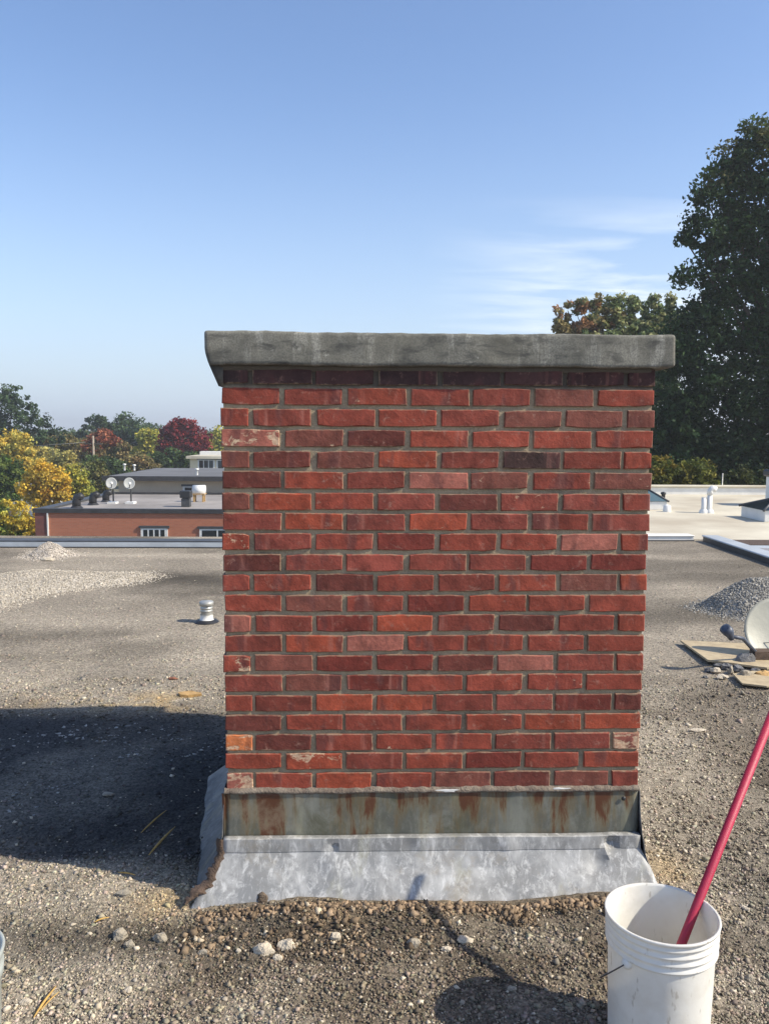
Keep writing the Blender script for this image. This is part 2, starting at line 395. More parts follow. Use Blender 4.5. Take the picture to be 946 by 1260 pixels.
M_WHITE_MEMB = simple('white_roof_membrane', (.66, .61, .48), .8, .08, .35, bmp=.05, c2=(.44, .38, .285))
M_WHITE = simple('white_paint', (.78, .77, .73), .6, .06, 4)
M_GLASS_DK = simple('dark_window_glass', (.02, .025, .03), .08, .1, 2, bmp=0)
M_BEIGE = simple('beige_siding', (.68, .56, .40), .8, .07, 1.2)
M_CREAM = simple('cream_stucco', (.76, .66, .45), .85, .06, 1.2)
M_FAR_ROOF = simple('grey_gravel_roof_far', (.34, .31, .285), .95, .2, .4, bmp=.1)
M_FAR_ROOF2 = simple('dark_grey_roofing_felt', (.15, .15, .155), .9, .12, .5, bmp=.1)
M_BLACK = simple('black_painted_metal', (.025, .025, .027), .5, .1, 4)
M_PLY = simple('weathered_plywood', (.50, .41, .26), .85, .15, 14, c2=(.38, .30, .19))
M_WOOD = simple('splintered_pine', (.58, .36, .14), .8, .2, 40)
M_STRAW = simple('dry_straw', (.58, .36, .10), .7, .15, 60)
M_DISH = simple('cream_dish_enamel', (.46, .45, .37), .45, .10, 5)
M_DISH_W = simple('white_dish_enamel', (.36, .37, .36), .6, .06, 5)
M_LNB = simple('blue_grey_casting', (.06, .075, .11), .45, .1, 10)
M_VENT = simple('dull_aluminium', (.50, .50, .47), .45, .15, 25, metal=.45)
M_ROCK = simple('mortar_lump', (.40, .35, .27), .95, .18, 18, bmp=.9, c2=(.26, .23, .18))
M_ROCK_W = simple('pale_mortar_lump', (.62, .54, .42), .95, .15, 18, bmp=.9)
M_ROCK_G = simple('grey_rubble', (.20, .20, .205), .95, .25, 15, bmp=.9)
m, nt, b = newmat('far_red_brickwork'); t = N(nt, 'ShaderNodeTexCoord').outputs['Object']
bt = N(nt, 'ShaderNodeTexBrick', i_Scale=1.0); nt.links.new(N(nt, 'ShaderNodeVectorRotate', rotation_type='X_AXIS', i_Angle=math.pi/2).outputs[0], bt.inputs[0])
nt.links.new(t, [n for n in nt.nodes if n.type == 'VECTOR_ROTATE'][0].inputs[0])
bt.inputs['Color1'].default_value = (.46, .155, .085, 1); bt.inputs['Color2'].default_value = (.38, .12, .065, 1); bt.inputs['Mortar'].default_value = (.36, .18, .11, 1)
bt.inputs['Brick Width'].default_value = .2; bt.inputs['Row Height'].default_value = .068; bt.inputs['Mortar Size'].default_value = .01
c = mixc(nt, rng(nt, noise(nt, mapping(nt, t, (.5, 1, 3)), 1.0, 5), .35, .7, 0, .45), bt.outputs[0], (.46, .17, .09))
nt.links.new(c, b.inputs['Base Color']); M_FARBRICK = m

# ------------------------------------------------------------------ terrain and roof surface
GZ = -9.0
ys = [-60, 30, 60, 90, 140, 200, 300, 450, 700, 1000, 1500, 2200, 3000]
xs = np.linspace(-1, 1, 13)
V = []
for y in ys:
    for x in xs: V.append((x*max(80, abs(y)*1.3), y, GZ-0.0006*max(0, y-60)))
nx = len(xs)
Fq = [(i*nx+j, i*nx+j+1, (i+1)*nx+j+1, (i+1)*nx+j) for i in range(len(ys)-1) for j in range(nx-1)]
tag(pyobj('ground', V, Fq, simple('town_ground', (.10, .105, .06), .95, .2, .03, bmp=0, c2=(.14, .12, .08))), kind='structure')

# gravel roof: one sheet, finer near the camera
ya = np.concatenate([np.arange(-2.0, 1.2, .25), np.arange(1.2, 3.4, .022), np.arange(3.4, 5.2, .05), np.arange(5.2, 12.3, .16)])
xa = np.concatenate([np.arange(-12, -2.4, .3), np.arange(-2.4, 2.4, .024), np.arange(2.4, 12.01, .3)])
XX, YY = np.meshgrid(xa, ya)
keep_right = 4.61
ZZ = height(XX, YY)
ZZ = ZZ+(fbm(XX, YY, 45, 2)-.5)*.010*sm(4.5, 3.5, YY)
Vg = np.stack([np.minimum(XX, keep_right+.0*XX), YY, ZZ], -1).reshape(-1, 3)
ny_, nx_ = XX.shape
idx = np.arange(ny_*nx_).reshape(ny_, nx_)
jmax = int(np.searchsorted(xa, keep_right))+1
q = np.stack([idx[:-1, :jmax-1], idx[:-1, 1:jmax], idx[1:, 1:jmax], idx[1:, :jmax-1]], -1).reshape(-1, 4)
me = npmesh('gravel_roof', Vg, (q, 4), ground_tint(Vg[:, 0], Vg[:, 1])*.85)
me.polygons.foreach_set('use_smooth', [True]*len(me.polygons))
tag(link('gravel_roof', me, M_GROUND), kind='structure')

# body of our own building under the roof sheet
box('building_below', -12, 4.74, -6, 12.25, GZ, -.06, M_FARBRICK)
tag(bpy.data.objects['building_below'], kind='structure')
bpy.data.objects['building_below'].name = 'building_mass'

def stones(name, x, y, z, size, tint, flat=.75, seed=1):
    rs = np.random.RandomState(seed); n = len(x)
    base = np.array([(1, 0, 0), (-1, 0, 0), (0, 1, 0), (0, -1, 0), (0, 0, 1), (0, 0, -1)], float)
    Vv = base[None]*(rs.uniform(.6, 1.25, (n, 6, 1)))+rs.uniform(-.35, .35, (n, 6, 3))
    # random rotation
    q = rs.normal(size=(n, 4)); q /= np.linalg.norm(q, axis=1, keepdims=True)
    a, b_, c_, d = q.T
    Rm = np.stack([1-2*(c_*c_+d*d), 2*(b_*c_-a*d), 2*(b_*d+a*c_), 2*(b_*c_+a*d), 1-2*(b_*b_+d*d), 2*(c_*d-a*b_),
                   2*(b_*d-a*c_), 2*(c_*d+a*b_), 1-2*(b_*b_+c_*c_)], -1).reshape(n, 3, 3)
    Vv = np.einsum('nij,nkj->nki', Rm, Vv)*size[:, None, None]
    Vv[..., 2] *= flat
    Vv += np.stack([x, y, z], -1)[:, None]
    Fb = np.array([(0, 2, 4), (2, 1, 4), (1, 3, 4), (3, 0, 4), (2, 0, 5), (1, 2, 5), (3, 1, 5), (0, 3, 5)])
    Ff = (Fb[None]+(np.arange(n)*6)[:, None, None]).reshape(-1, 3)
    return npmesh(name, Vv.reshape(-1, 3), (Ff, 3), np.repeat(tint, 6, 0))
def stone_tint(x, y, rs, lo=.55, hi=1.5, pale=.03):
    t = ground_tint(x, y)*rs.uniform(lo, hi, (len(x), 1))
    t *= rs.uniform(.93, 1.07, (len(x), 3))
    pk = rs.rand(len(x)) < pale
    t[pk] = np.array([.56, .49, .38])*rs.uniform(.8, 1.15, (pk.sum(), 1))
    return t
rs = np.random.RandomState(11)
def outside(x, y):   # not under the chimney or its flashing
    return ~((x > -.60) & (x < .92) & (y > 2.62) & (y < 4.3))
n = 200000
y = 1/(rs.uniform(1/5.2, 1/1.35, n)); x = rs.uniform(-.62, .62, n)*y+rs.uniform(-.15, .15, n)
k = outside(x, y); x, y = x[k], y[k]
s = np.clip(rs.lognormal(math.log(.0031), .47, len(x)), .0015, .013)*(.75+.14*y)
chimney_shade = (x < -.5) & (y > 3.0) & (y < 4.4); k = ~chimney_shade | (rs.rand(len(x)) < .35); x, y, s = x[k], y[k], s[k]  # thins the gravel where the chimney shadow is painted
bury = sm(.58, .36, fbm(x+4, y, 2.3, 4))*.35
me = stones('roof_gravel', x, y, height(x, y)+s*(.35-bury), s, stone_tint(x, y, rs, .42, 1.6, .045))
tag(link('roof_gravel', me, M_STONE), 'loose crushed stone gravel covering the flat roof round the chimney', 'gravel', kind='stuff')
n = 42000
y = 1/(rs.uniform(1/11.3, 1/4.8, n)); x = rs.uniform(-.56, .56, n)*y
k = outside(x, y) & (x < 4.5); x, y = x[k], y[k]
s = np.clip(rs.lognormal(math.log(.008), .35, len(x)), .004, .02)*(.8+.05*y)
me = stones('roof_gravel', x, y, height(x, y)-s*.2, s, stone_tint(x, y, rs, .75, 1.2, .012), flat=.5, seed=5)
tag(link('roof_gravel', me, M_STONE), 'finer grey gravel on the far part of the roof up to the low parapet', 'gravel', kind='stuff')
n = 1500
x = rs.uniform(-2.3, -.75, n); y = rs.uniform(2.95, 4.35, n); k = (fbm(x, y, 3.2, 4) > .52) & outside(x, y); x, y = x[k], y[k]
s = np.clip(rs.lognormal(math.log(.0065), .5, len(x)), .003, .022)
tt = np.array([.30, .29, .27])*rs.uniform(.4, 1.6, (len(x), 1))
me = stones('mortar_flakes', x, y, height(x, y)+s*.1, s, tt, .35, 8)
tag(link('mortar_flakes', me, M_STONE), 'pale flakes and crumbs of mortar scattered in the shade left of the chimney', 'rubble', kind='stuff')
# clods of soil and broken mortar banked against the flashing
n = 9000
x = rs.uniform(-.62, .85, n); y = 2.60+.03*x-np.abs(rs.normal(0, .105, n)); s = np.clip(rs.lognormal(math.log(.0036), .65, n), .0015, .017)
tt = np.array([.19, .14, .092])*rs.uniform(.45, 1.7, (n, 1)); pk = rs.rand(n) < .10; tt[pk] = np.array([.55, .46, .33])*rs.uniform(.8, 1.1, (pk.sum(), 1))
kk = rs.rand(n) < sm(.40, .60, fbm(x, y, 9, 4)); x, y, s, tt = x[kk], y[kk], s[kk], tt[kk]
m_ = 2600
x = np.r_[x, rs.uniform(-.60, .84, m_)]; xq = x[-m_:]; y = np.r_[y, 2.600+.03*xq-np.abs(rs.normal(0, .022, m_))]
s = np.r_[s, np.clip(rs.lognormal(math.log(.0045), .6, m_), .002, .016)]
tt = np.r_[tt, np.array([.20, .145, .095])*rs.uniform(.4, 1.9, (m_, 1))]
me = stones('soil_clods', x, y, height(x, y)+s*.3, s, tt, .8, 6)
tag(link('soil_clods', me, M_STONE), 'brown clods and crumbs of mortar banked up against the metal flashing', 'rubble', kind='stuff')

# ------------------------------------------------------------------ THE CHIMNEY
ch = empty('brick_chimney', fac(WID/2, -DEP/2), YAW)
tag(ch, 'red brick chimney with grey concrete cap and galvanised metal flashing round its foot', 'chimney')
hw, hd = WID/2, DEP/2           # local frame: x across, y into depth (front face at -hd)
ZB, COURSE, BH = .346, .0676, .0570
GAP = .0100
UNIT = (WID+GAP)/7; BL = UNIT-GAP; HALF = UNIT/2-GAP
def taper(x, z): return x+.014*(x/hw+1)/2*max(0, min(1, (z-.35)/1.35))
ZCAP = 1.757
# mortar core
def mortar_mesh():
    bm = bmesh.new()
    nxm, nzm = 90, 110; z0, z1 = ZB-.09, ZCAP+.01; o = .0080
    for (ax, sgn) in (('y', -1), ('y', 1), ('x', -1), ('x', 1)):
        g = []
        for j in range(nzm+1):
            row = []
            for i in range(nxm+1):
                u = -1+2*i/nxm; z = z0+(z1-z0)*j/nzm
                d = o+.0028*mn.noise(Vector((u*22+sgn*3, z*30, 5 if ax == 'y' else 9)))
                if ax == 'y': p = (taper(u*(hw-o), z), sgn*(hd-d), z)
                else: p = (taper(sgn*(hw-d), z), u*(hd-o), z)
                row.append(bm.verts.new(p))
            g.append(row)
        for j in range(nzm):
            for i in range(nxm):
                f = [g[j][i], g[j][i+1], g[j+1][i+1], g[j+1][i]]
                if (ax == 'y' and sgn > 0) or (ax == 'x' and sgn < 0): f = f[::-1]
                bm.faces.new(f)
    return bm
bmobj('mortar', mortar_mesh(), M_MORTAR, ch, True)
def brick_bm(L, seed, D=.095, bm=None, T=None):
    """brick: chamfered, slightly uneven, front face at y=0 looking to -y"""
    r = random.Random(seed); own = bm is None
    if own: bm = bmesh.new()
    c = .0028
    hl, hz = L/2, BH/2
    def j(a): return r.uniform(-a, a)
    cols_ = 5
    xsn = [-hl+L*i/(cols_-1) for i in range(cols_)]
    ring_f, ring_o, ring_b = [], [], []
    top = [(x, hz+j(.0011)) for x in xsn]; bot = [(x, -hz+j(.0011)) for x in reversed(xsn)]
    outline = top+bot
    worn = [r.random() < .05 for _ in outline]
    for i, (x, z) in enumerate(outline):
        cc = c*(1.9 if worn[i] else 1)
        sx = (1 if x > 0 else -1) if abs(abs(x)-hl) < 1e-6 else 0
        x += sx*j(.0016)
        if sx and r.random() < .45:
            q_ = r.uniform(.001, .0052); x -= sx*q_*.8; z -= math.copysign(q_, z)
        ring_f.append(bm.verts.new((x-sx*cc, j(.0008), z-math.copysign(cc, z))))
        ring_o.append(bm.verts.new((x, c+(cc-c), z)))
        ring_b.append(bm.verts.new((x, D, z)))
    n = len(outline)
    for i in range(n):
        k = (i+1) % n
        bm.faces.new((ring_f[k], ring_f[i], ring_o[i], ring_o[k]))
        bm.faces.new((ring_o[k], ring_o[i], ring_b[i], ring_b[k]))
    for i in range(cols_-1):
        bm.faces.new((ring_f[i], ring_f[i+1], ring_f[n-2-i], ring_f[n-1-i]))
    return bm
def mk(L, seeds):
    res = []
    for s_ in seeds:
        bm = brick_bm(L, s_); me = bpy.data.meshes.new('brick'); bm.to_mesh(me); bm.free(); me.materials.append(M_BRICK); res.append(me)
    return res
FULL, HALFM = mk(BL, range(10)), mk(HALF, range(20, 26))
NORM = [(.255, .052, .031), (.232, .048, .030), (.272, .055, .031), (.212, .047, .031), (.238, .054, .037)]
BRIGHT, DARK, DEEP, MAUVE, BLACKB, PALE = (.31, .062, .031), (.140, .036, .026), (.17, .032, .022), (.190, .060, .042), (.050, .025, .022), (.33, .11, .078)
ov = {(1, 5): (MAUVE, .25), (2, 7): (MAUVE, .45), (2, 6): (MAUVE, .15), (2, 0): (NORM[1], .35), (3, 0): (PALE, .78), (3, 1): (MAUVE, .42), (3, 2): (DARK, 0),
      (4, 0): (MAUVE, .1), (4, 1): (DARK, 0), (4, 2): (MAUVE, .1), (4, 3): (BRIGHT, .4), (4, 5): (BLACKB, 0), (5, 0): (DARK, .2), (5, 3): (PALE, .4), (5, 6): (MAUVE, .55),
      (6, 1): (BRIGHT, .35), (6, 4): (DARK, .25), (7, 1): (BRIGHT, .2), (7, 3): (BRIGHT, .45), (8, 0): (NORM[2], .62), (8, 3): (DEEP, 0), (8, 6): (PALE, .2),
      (9, 0): (DARK, 0), (9, 5): (DEEP, .0), (9, 6): (DEEP, .0), (10, 2): (DARK, 0), (10, 7): (BRIGHT, .2), (10, 6): (MAUVE, .1), (11, 3): (DEEP, 0), (12, 0): (PALE, .3), (12, 2): (DEEP, .1),
      (12, 3): (BRIGHT, .3), (12, 5): (DARK, 0), (13, 1): (BRIGHT, .2), (13, 2): (PALE, .1), (13, 5): (NORM[1], .5), (14, 0): (NORM[0], .62), (14, 1): (MAUVE, .1), (14, 2): (DEEP, 0),
      (14, 3): (DEEP, 0), (14, 4): (DARK, 0), (14, 5): (PALE, .2), (15, 2): (DEEP, 0), (15, 1): (MAUVE, 0), (15, 5): (NORM[1], .55), (16, 0): (NORM[0], .5), (16, 2): (BRIGHT, .1), (16, 3): (BRIGHT, .3), (16, 6): (DEEP, 0), (16, 7): (DARK, 0),
      (17, 0): (DARK, 0), (17, 5): (BRIGHT, .35), (17, 6): (BRIGHT, .3), (18, 0): ((.55, .17, .06), .6), (18, 1): (DARK, 0), (18, 3): (NORM[0], .4), (18, 7): (PALE, .85), (19, 1): (BRIGHT, .6),
      (19, 4): (DEEP, 0), (19, 5): (NORM[1], .3), (20, 0): (PALE, .8), (20, 5): (DARK, .1), (20, 4): (MAUVE, .15), (20, 6): (MAUVE, .1), (20, 2): (BRIGHT, .25)}
rr = random.Random(5)
def put_brick(me, x, yy, z, tint, chip, rz=0):
    o = bpy.data.objects.new('brick', me); col.objects.link(o); o.parent = ch
    o.location = (x, yy, z+rr.uniform(-.0014, .0014)); o.rotation_euler = (rr.uniform(-.012, .012), rr.uniform(-.009, .009), rz+rr.uniform(-.009, .009))
    o.scale = (rr.uniform(.985, 1.0), 1, rr.uniform(.95, 1.02))
    o.color = (*tint, chip)
    return o
row_wob = [rr.uniform(-.0015, .0015) for _ in range(24)]
nb = 0
for row in range(0, 21):        # row 0 hides in the shade of the cap, row 1..20 downwards
    zc = ZB+COURSE*(20-row)+BH/2+row_wob[row]
    full_first = (row % 2 == 1)
    items, xx = [], -hw
    if full_first: lens = [BL]*7
    else: lens = [HALF]+[BL]*6+[HALF]
    for i, L in enumerate(lens):
        cx = taper(xx+L/2+rr.uniform(-.0022, .0022), zc); xx += L+GAP
        tint, chip = ov.get((row, i), (rr.choice(NORM), rr.choice([0, 0, .12, .2, .3, .38])))
        if (row, i) not in ov and rr.random() < .05: tint = MAUVE
        if row == 0: tint, chip = tuple(c*.16+.020 for c in tint), 0  # top course darkened: cap shade put into the tint, with mortar smear
        k_ = rr.uniform(.88, 1.1); tint = tuple(c*k_ for c in tint)
        me = rr.choice(FULL if L == BL else HALFM)
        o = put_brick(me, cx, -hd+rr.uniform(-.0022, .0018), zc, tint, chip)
        if (row, i) == (4, 5): o['label'] = 'nearly black over-burnt brick'
        if (row, i) == (3, 0): o['label'] = 'brick with a broken pale lower face'
        if (row, i) == (18, 7): o['label'] = 'cream and ochre spalled half brick'
        nb += 1
# other three faces: real bricks joined as one part (not in view of the photograph)
bm = bmesh.new(); sid = 100
for row in range(0, 21):
    zc = ZB+COURSE*(20-row)+BH/2
    for side in (0, 1, 2):
        span = DEP if side < 2 else WID
        first_half = (row % 2 == 1) if side < 2 else (row % 2 == 0)
        xx = .1 if side < 2 else 0
        end = span-(.1 if side < 2 else 0)
        first = True
        while xx < end-.03:
            L = HALF if (first and first_half) else BL
            L = min(L, end-xx); first = False
            b2 = bmesh.new(); brick_bm(L, sid % 17, bm=b2); sid += 1
            if side == 0:   # left face (looks to -x)
                Mx = Matrix.Translation((-hw+.001, hd-xx-L/2, zc)) @ Matrix.Rotation(-math.pi/2, 4, 'Z')
            elif side == 1:
                Mx = Matrix.Translation((hw-.001, -hd+xx+L/2, zc)) @ Matrix.Rotation(math.pi/2, 4, 'Z')
            else:
                Mx = Matrix.Translation((hw-xx-L/2, hd-.001, zc)) @ Matrix.Rotation(math.pi, 4, 'Z')
            b2.transform(Mx); tmp = bpy.data.meshes.new('t'); b2.to_mesh(tmp); b2.free(); bm.from_mesh(tmp); bpy.data.meshes.remove(tmp)
            xx += L+GAP
o = bmobj('rear_brickwork', bm, M_BRICK, ch); o['kind'] = 'stuff'; o.color = (.33, .062, .04, .1)

# concrete cap
def slab_bm(x0, x1, y0, y1, z0, z1, nx, ny, nz, amp, rad, seed):
    bm = bmesh.new(); bmesh.ops.create_cube(bm, size=1)
    for v in bm.verts: v.co = ((x0+x1)/2+v.co.x*(x1-x0), (y0+y1)/2+v.co.y*(y1-y0), (z0+z1)/2+v.co.z*(z1-z0))
    bmesh.ops.bevel(bm, geom=bm.edges[:], offset=rad, segments=3, affect='EDGES', profile=.6)
    for ax, lo, hi, n_ in ((0, x0, x1, nx), (1, y0, y1, ny), (2, z0, z1, nz)):
        for i in range(1, n_):
            c_ = lo+(hi-lo)*i/n_; co = [0, 0, 0]; no = [0, 0, 0]; co[ax] = c_; no[ax] = 1
            bmesh.ops.bisect_plane(bm, geom=bm.verts[:]+bm.edges[:]+bm.faces[:], plane_co=co, plane_no=no)
    for v in bm.verts:
        p = v.co*1.0
        d = Vector((mn.noise(p*5+Vector((seed, 0, 0))), mn.noise(p*5+Vector((0, seed, 0))), mn.noise(p*4+Vector((0, 0, seed)))))*amp
        d += Vector((0, mn.noise(p*26), mn.noise(p*30)))*amp*.35
        v.co += d
    return bm
bm = slab_bm(-hw-.043, hw+.066, -hd-.028, hd+.05, ZCAP, 1.862, 70, 10, 6, .0065, .012, 3.3)
for v in bm.verts:
    if v.co.z > 1.82:
        v.co.z += -.008*math.exp(-((v.co.x-.1)/.3)**2)+.003
    # the left end leans in towards its foot
    if v.co.x < -hw+.02 and v.co.z < 1.80: v.co.x += .012*(1.80-v.co.z)/.045
bmobj('concrete_cap', bm, M_CONC, ch, True)
# mortar haunch under the left end of the cap
bm = bmesh.new(); prof = [(-hw-.036, ZCAP+.004), (-hw-.004, 1.690), (-hw+.01, 1.692), (-hw+.01, ZCAP+.004)]
rings = []
for i in range(25):
    yv = -hd-.004+(2*hd+.008)*i/24
    rings.append([bm.verts.new((px_+.003*mn.noise(Vector((yv*9, pz*30, 1))), yv, pz)) for px_, pz in prof])
for i in range(24):
    for k_ in range(4): bm.faces.new((rings[i][k_], rings[i][(k_+1) % 4], rings[i+1][(k_+1) % 4], rings[i+1][k_]))
bm.faces.new(rings[0][::-1]); bm.faces.new(rings[-1])
bmobj('mortar_haunch', bm, simple('dark_mortar', (.10, .09, .075), .95, .2, 20, bmp=.6), ch, True)
# smear of mortar along the bed joint under the cap
bm = bmesh.new(); g = []
for i in range(141):
    xv = -hw+.004+(2*hw-.008)*i/140; row_ = []
    wv = .004+.004*mn.noise(Vector((xv*7, 2, 0)))
    for (dy, dz) in ((.004, -.012), (-.001-wv*.4, -.006), (-.002-wv*.6, .004), (.002, .012)):
        row_.append(bm.verts.new((xv, -hd+dy, ZCAP-.006+dz+.003*mn.noise(Vector((xv*12, dz*60, 4))))))
    g.append(row_)
for i in range(140):
    for k_ in range(3): bm.faces.new((g[i][k_], g[i+1][k_], g[i+1][k_+1], g[i][k_+1]))
bmobj('bed_joint', bm, M_MORTAR, ch, True)

# flashing -------------------------------------------------------------
def sheet(name, prof, s0, s1, mat, side='front', nseg=80, wob=.004, edge0=None, edge1=None, dents=(), thick=.0025, seed=1.0, grow=0.0):
    """prof: list of (outward, z); s runs along the wall; edge0/1: extra length per profile point at each end"""
    sub = []
    for i in range(len(prof)-1):
        a_, b_ = prof[i], prof[i+1]; n_ = max(1, int(math.hypot(b_[0]-a_[0], b_[1]-a_[1])/.014))
        for t_ in range(n_): sub.append((a_[0]+(b_[0]-a_[0])*t_/n_, a_[1]+(b_[1]-a_[1])*t_/n_, i+t_/n_))
    sub.append((*prof[-1], len(prof)-1))
    def lerp(lst, t_):
        if lst is None: return 0
        i = min(int(t_), len(lst)-2); return lst[i]+(lst[i+1]-lst[i])*(t_-i)
    bm = bmesh.new(); G = []
    for i in range(nseg+1):
        row_ = []
        for (o_, z_, t_) in sub:
            a_ = s0-lerp(edge0, t_); b_ = s1+lerp(edge1, t_)
            sv_ = a_+(b_-a_)*i/nseg
            oo = o_*(1+grow*sv_)+wob*mn.noise(Vector((sv_*6+seed, z_*9, seed)))+wob*.12*mn.noise(Vector((sv_*25, z_*25, seed)))
            zz = z_+wob*.5*mn.noise(Vector((sv_*4, 3, seed+t_)))
            for (ds, dz_, r_, amt) in dents:
                oo += amt*math.exp(-((sv_-ds)**2+(z_-dz_)**2)/r_**2)
            if side == 'front': p = (-hw+sv_, -hd-oo, zz)
            elif side == 'back': p = (hw-sv_, hd+oo, zz)
            elif side == 'left': p = (-hw-oo, -hd+sv_, zz)
            else: p = (hw+oo, -hd+sv_, zz)
            row_.append(bm.verts.new(p))
        G.append(row_)
    flip = side in ('left',)
    for i in range(nseg):
        for k_ in range(len(sub)-1):
            f = (G[i][k_], G[i+1][k_], G[i+1][k_+1], G[i][k_+1])
            bm.faces.new(f if flip else f[::-1])
    o = bmobj(name, bm, mat, ch, True); o.data.set_sharp_from_angle(angle=R(16))
    md = o.modifiers.new('solid', 'SOLIDIFY'); md.thickness = thick; md.offset = 0
    return o
# front: upper vertical sheet, then the lower base sheet with its upright lip and flare
sheet('counter_flashing', [(.004, .343), (.006, .290), (.007, .165)], -.002, WID+.001, M_GALV_UP, wob=.005)
o = sheet('base_flashing', [(.014, .192), (.032, .188), (.034, .146), (.0325, .143), (.054, .095), (.122, -.022)], -.004, WID+.004, M_GALV_LO,
      edge0=[0, 0, .002, .004, .036, .106], edge1=[0, 0, .002, .003, .028, .072], wob=.005,
      dents=[(1.30, .160, .022, -.024), (1.285, .135, .018, .012), (.36, .155, .016, -.012), (.36, .11, .03, .008), (1.25, .10, .035, -.012), (.62, .16, .02, -.006), (.95, .16, .02, .006)])
# sides
sheet('side_flashing', [(.004, .325), (.010, .19), (.040, .095), (.112, -.02)], -.002, .93, M_GALV_SIDE, side='left', wob=.004,
      edge0=[0, .030, .050, .112], dents=[(.25, .12, .05, -.010), (.5, .1, .06, .012)], seed=4, grow=1.35)
sheet('side_upstand', [(.004, .352), (.006, .25), (.010, .15)], 0, DEP, M_GALV_SIDE, side='left', wob=.003, seed=5)
sheet('side_flashing', [(.006, .343), (.008, .19), (.020, .13), (.032, .095), (.078, -.02)], -.004, DEP, M_GALV_SIDE, side='right', wob=.006,
      edge0=[0, .03, .04, .050, .108], seed=6)
sheet('rear_flashing', [(.006, .352), (.012, .17), (.06, .09), (.1, -.02)], 0, WID, M_GALV_SIDE, side='back', wob=.004, seed=7)
# folded corner strip between front sheet and the loose side sheet
bm = bmesh.new()
for (xa_, xb_, z0_, z1_) in ((-hw-.026, -hw-.004, .150, .325),):
    vs = [bm.verts.new(p) for p in ((xa_+.02, -hd-.002, z0_), (xb_, -hd-.010, z0_), (xb_, -hd-.008, z1_+.012), (xb_-.008, -hd-.006, z1_+.012), (xa_+.026, -hd+.012, z1_-.10))]
    bm.faces.new(vs)
o = bmobj('corner_strip', bm, M_GALV_UP, ch); md = o.modifiers.new('solid', 'SOLIDIFY'); md.thickness = .003
# brown roof cement smeared down the torn corner seam
def inv_front(px_, py_, off_):     # point of the photo seam on the plane just in front of the flashing
    P = at(px_, py_, Y0-off_); Mi = ch_inv; return Mi @ P
ch_inv = (Matrix.Translation(ch.location) @ Matrix.Rotation(YAW, 4, 'Z')).inverted()
seam = [(276, 1034, .036, 5), (277, 1050, .036, 6), (272, 1064, .050, 5), (268, 1074, .060, 7), (264, 1086, .072, 8), (257, 1094, .082, 9), (248, 1100, .094, 8), (240, 1107, .104, 5), (233, 1114, .112, 3)]
bm = bmesh.new(); rows = []
rj = random.Random(9)
pts = []
for i in range(len(seam)-1):
    for t_ in range(4):
        f_ = t_/4; pts.append([seam[i][k_]*(1-f_)+seam[i+1][k_]*f_ for k_ in range(4)])
pts.append(list(seam[-1]))
for (px_, py_, of_, w_) in pts:
    w1, w2 = w_*rj.uniform(.5, 1.25), w_*rj.uniform(.5, 1.25)
    c_ = inv_front(px_, py_, of_+.008)
    l_ = inv_front(px_-w1, py_-w1*.3, of_-.002); r_ = inv_front(px_+w2, py_+w2*.3, of_-.002)
    rows.append([bm.verts.new(l_), bm.verts.new((l_+c_)/2+Vector((0, -.005, 0))), bm.verts.new(c_+Vector((0, rj.uniform(-.004, .002), 0))), bm.verts.new((r_+c_)/2+Vector((0, -.005, 0))), bm.verts.new(r_)])
for i in range(len(rows)-1):
    for k_ in range(4): bm.faces.new((rows[i][k_], rows[i+1][k_], rows[i+1][k_+1], rows[i][k_+1]))
bmobj('roof_cement', bm, M_TAR, ch, True)
# mortar bead sealing the top of the flashing
bm = bmesh.new(); G = []
for i in range(201):
    xv = -hw-.003+(2*hw+.006)*i/200; nn = mn.noise(Vector((xv*8, 1, 7))); n2 = mn.noise(Vector((xv*40, 1, 3)))
    zc = .343+.004*nn; h_ = .009+.004*n2
    G.append([bm.verts.new((xv, -hd+a_, zc+b_*h_+.001*mn.noise(Vector((xv*60, a_*50, b_))))) for a_, b_ in ((.004, 1.1), (-.006-.003*n2, .8), (-.013-.003*nn, 0), (-.012, -.8), (.0, -1))])
for i in range(200):
    for k_ in range(4): bm.faces.new((G[i][k_], G[i][k_+1], G[i+1][k_+1], G[i+1][k_]))
bmobj('mortar_bead', bm, simple('old_sealant', (.24, .20, .155), .95, .25, 25, bmp=.7, c2=(.12, .09, .07)), ch, True)
lathe('nail_head', [(.0, .004), (.006, .003), (.008, 0)], M_BLACK, ch, 10).location = (hw-.05, -hd-.010, .310)
bpy.data.objects['nail_head'].rotation_euler = (R(90), 0, 0)
# flat daub of white caulk on the bead, and a red paint spot on the lip
def daub(name, s_, z_, o_, w_, h_, mat, seed):
    r_ = random.Random(seed); bm = bmesh.new(); n_ = 14
    c_ = bm.verts.new((-hw+s_, -hd-o_-.0005, z_)); rg = []
    for i in range(n_):
        th = 2*math.pi*i/n_; k_ = r_.uniform(.65, 1.2)
        rg.append(bm.verts.new((-hw+s_+w_*k_*math.cos(th), -hd-o_+.0015, z_+h_*k_*math.sin(th))))
    for i in range(n_): bm.faces.new((c_, rg[i], rg[(i+1) % n_]))
    return bmobj(name, bm, mat, ch, True)
daub('caulk_daub', .745, .343, .013, .042, .006, M_WHITE, 1)
daub('caulk_daub', 1.13, .347, .012, .03, .004, M_WHITE, 2)
daub('paint_spot', 1.19, .180, .034, .010, .005, simple('red_paint_fleck', (.45, .05, .03), .6), 3)

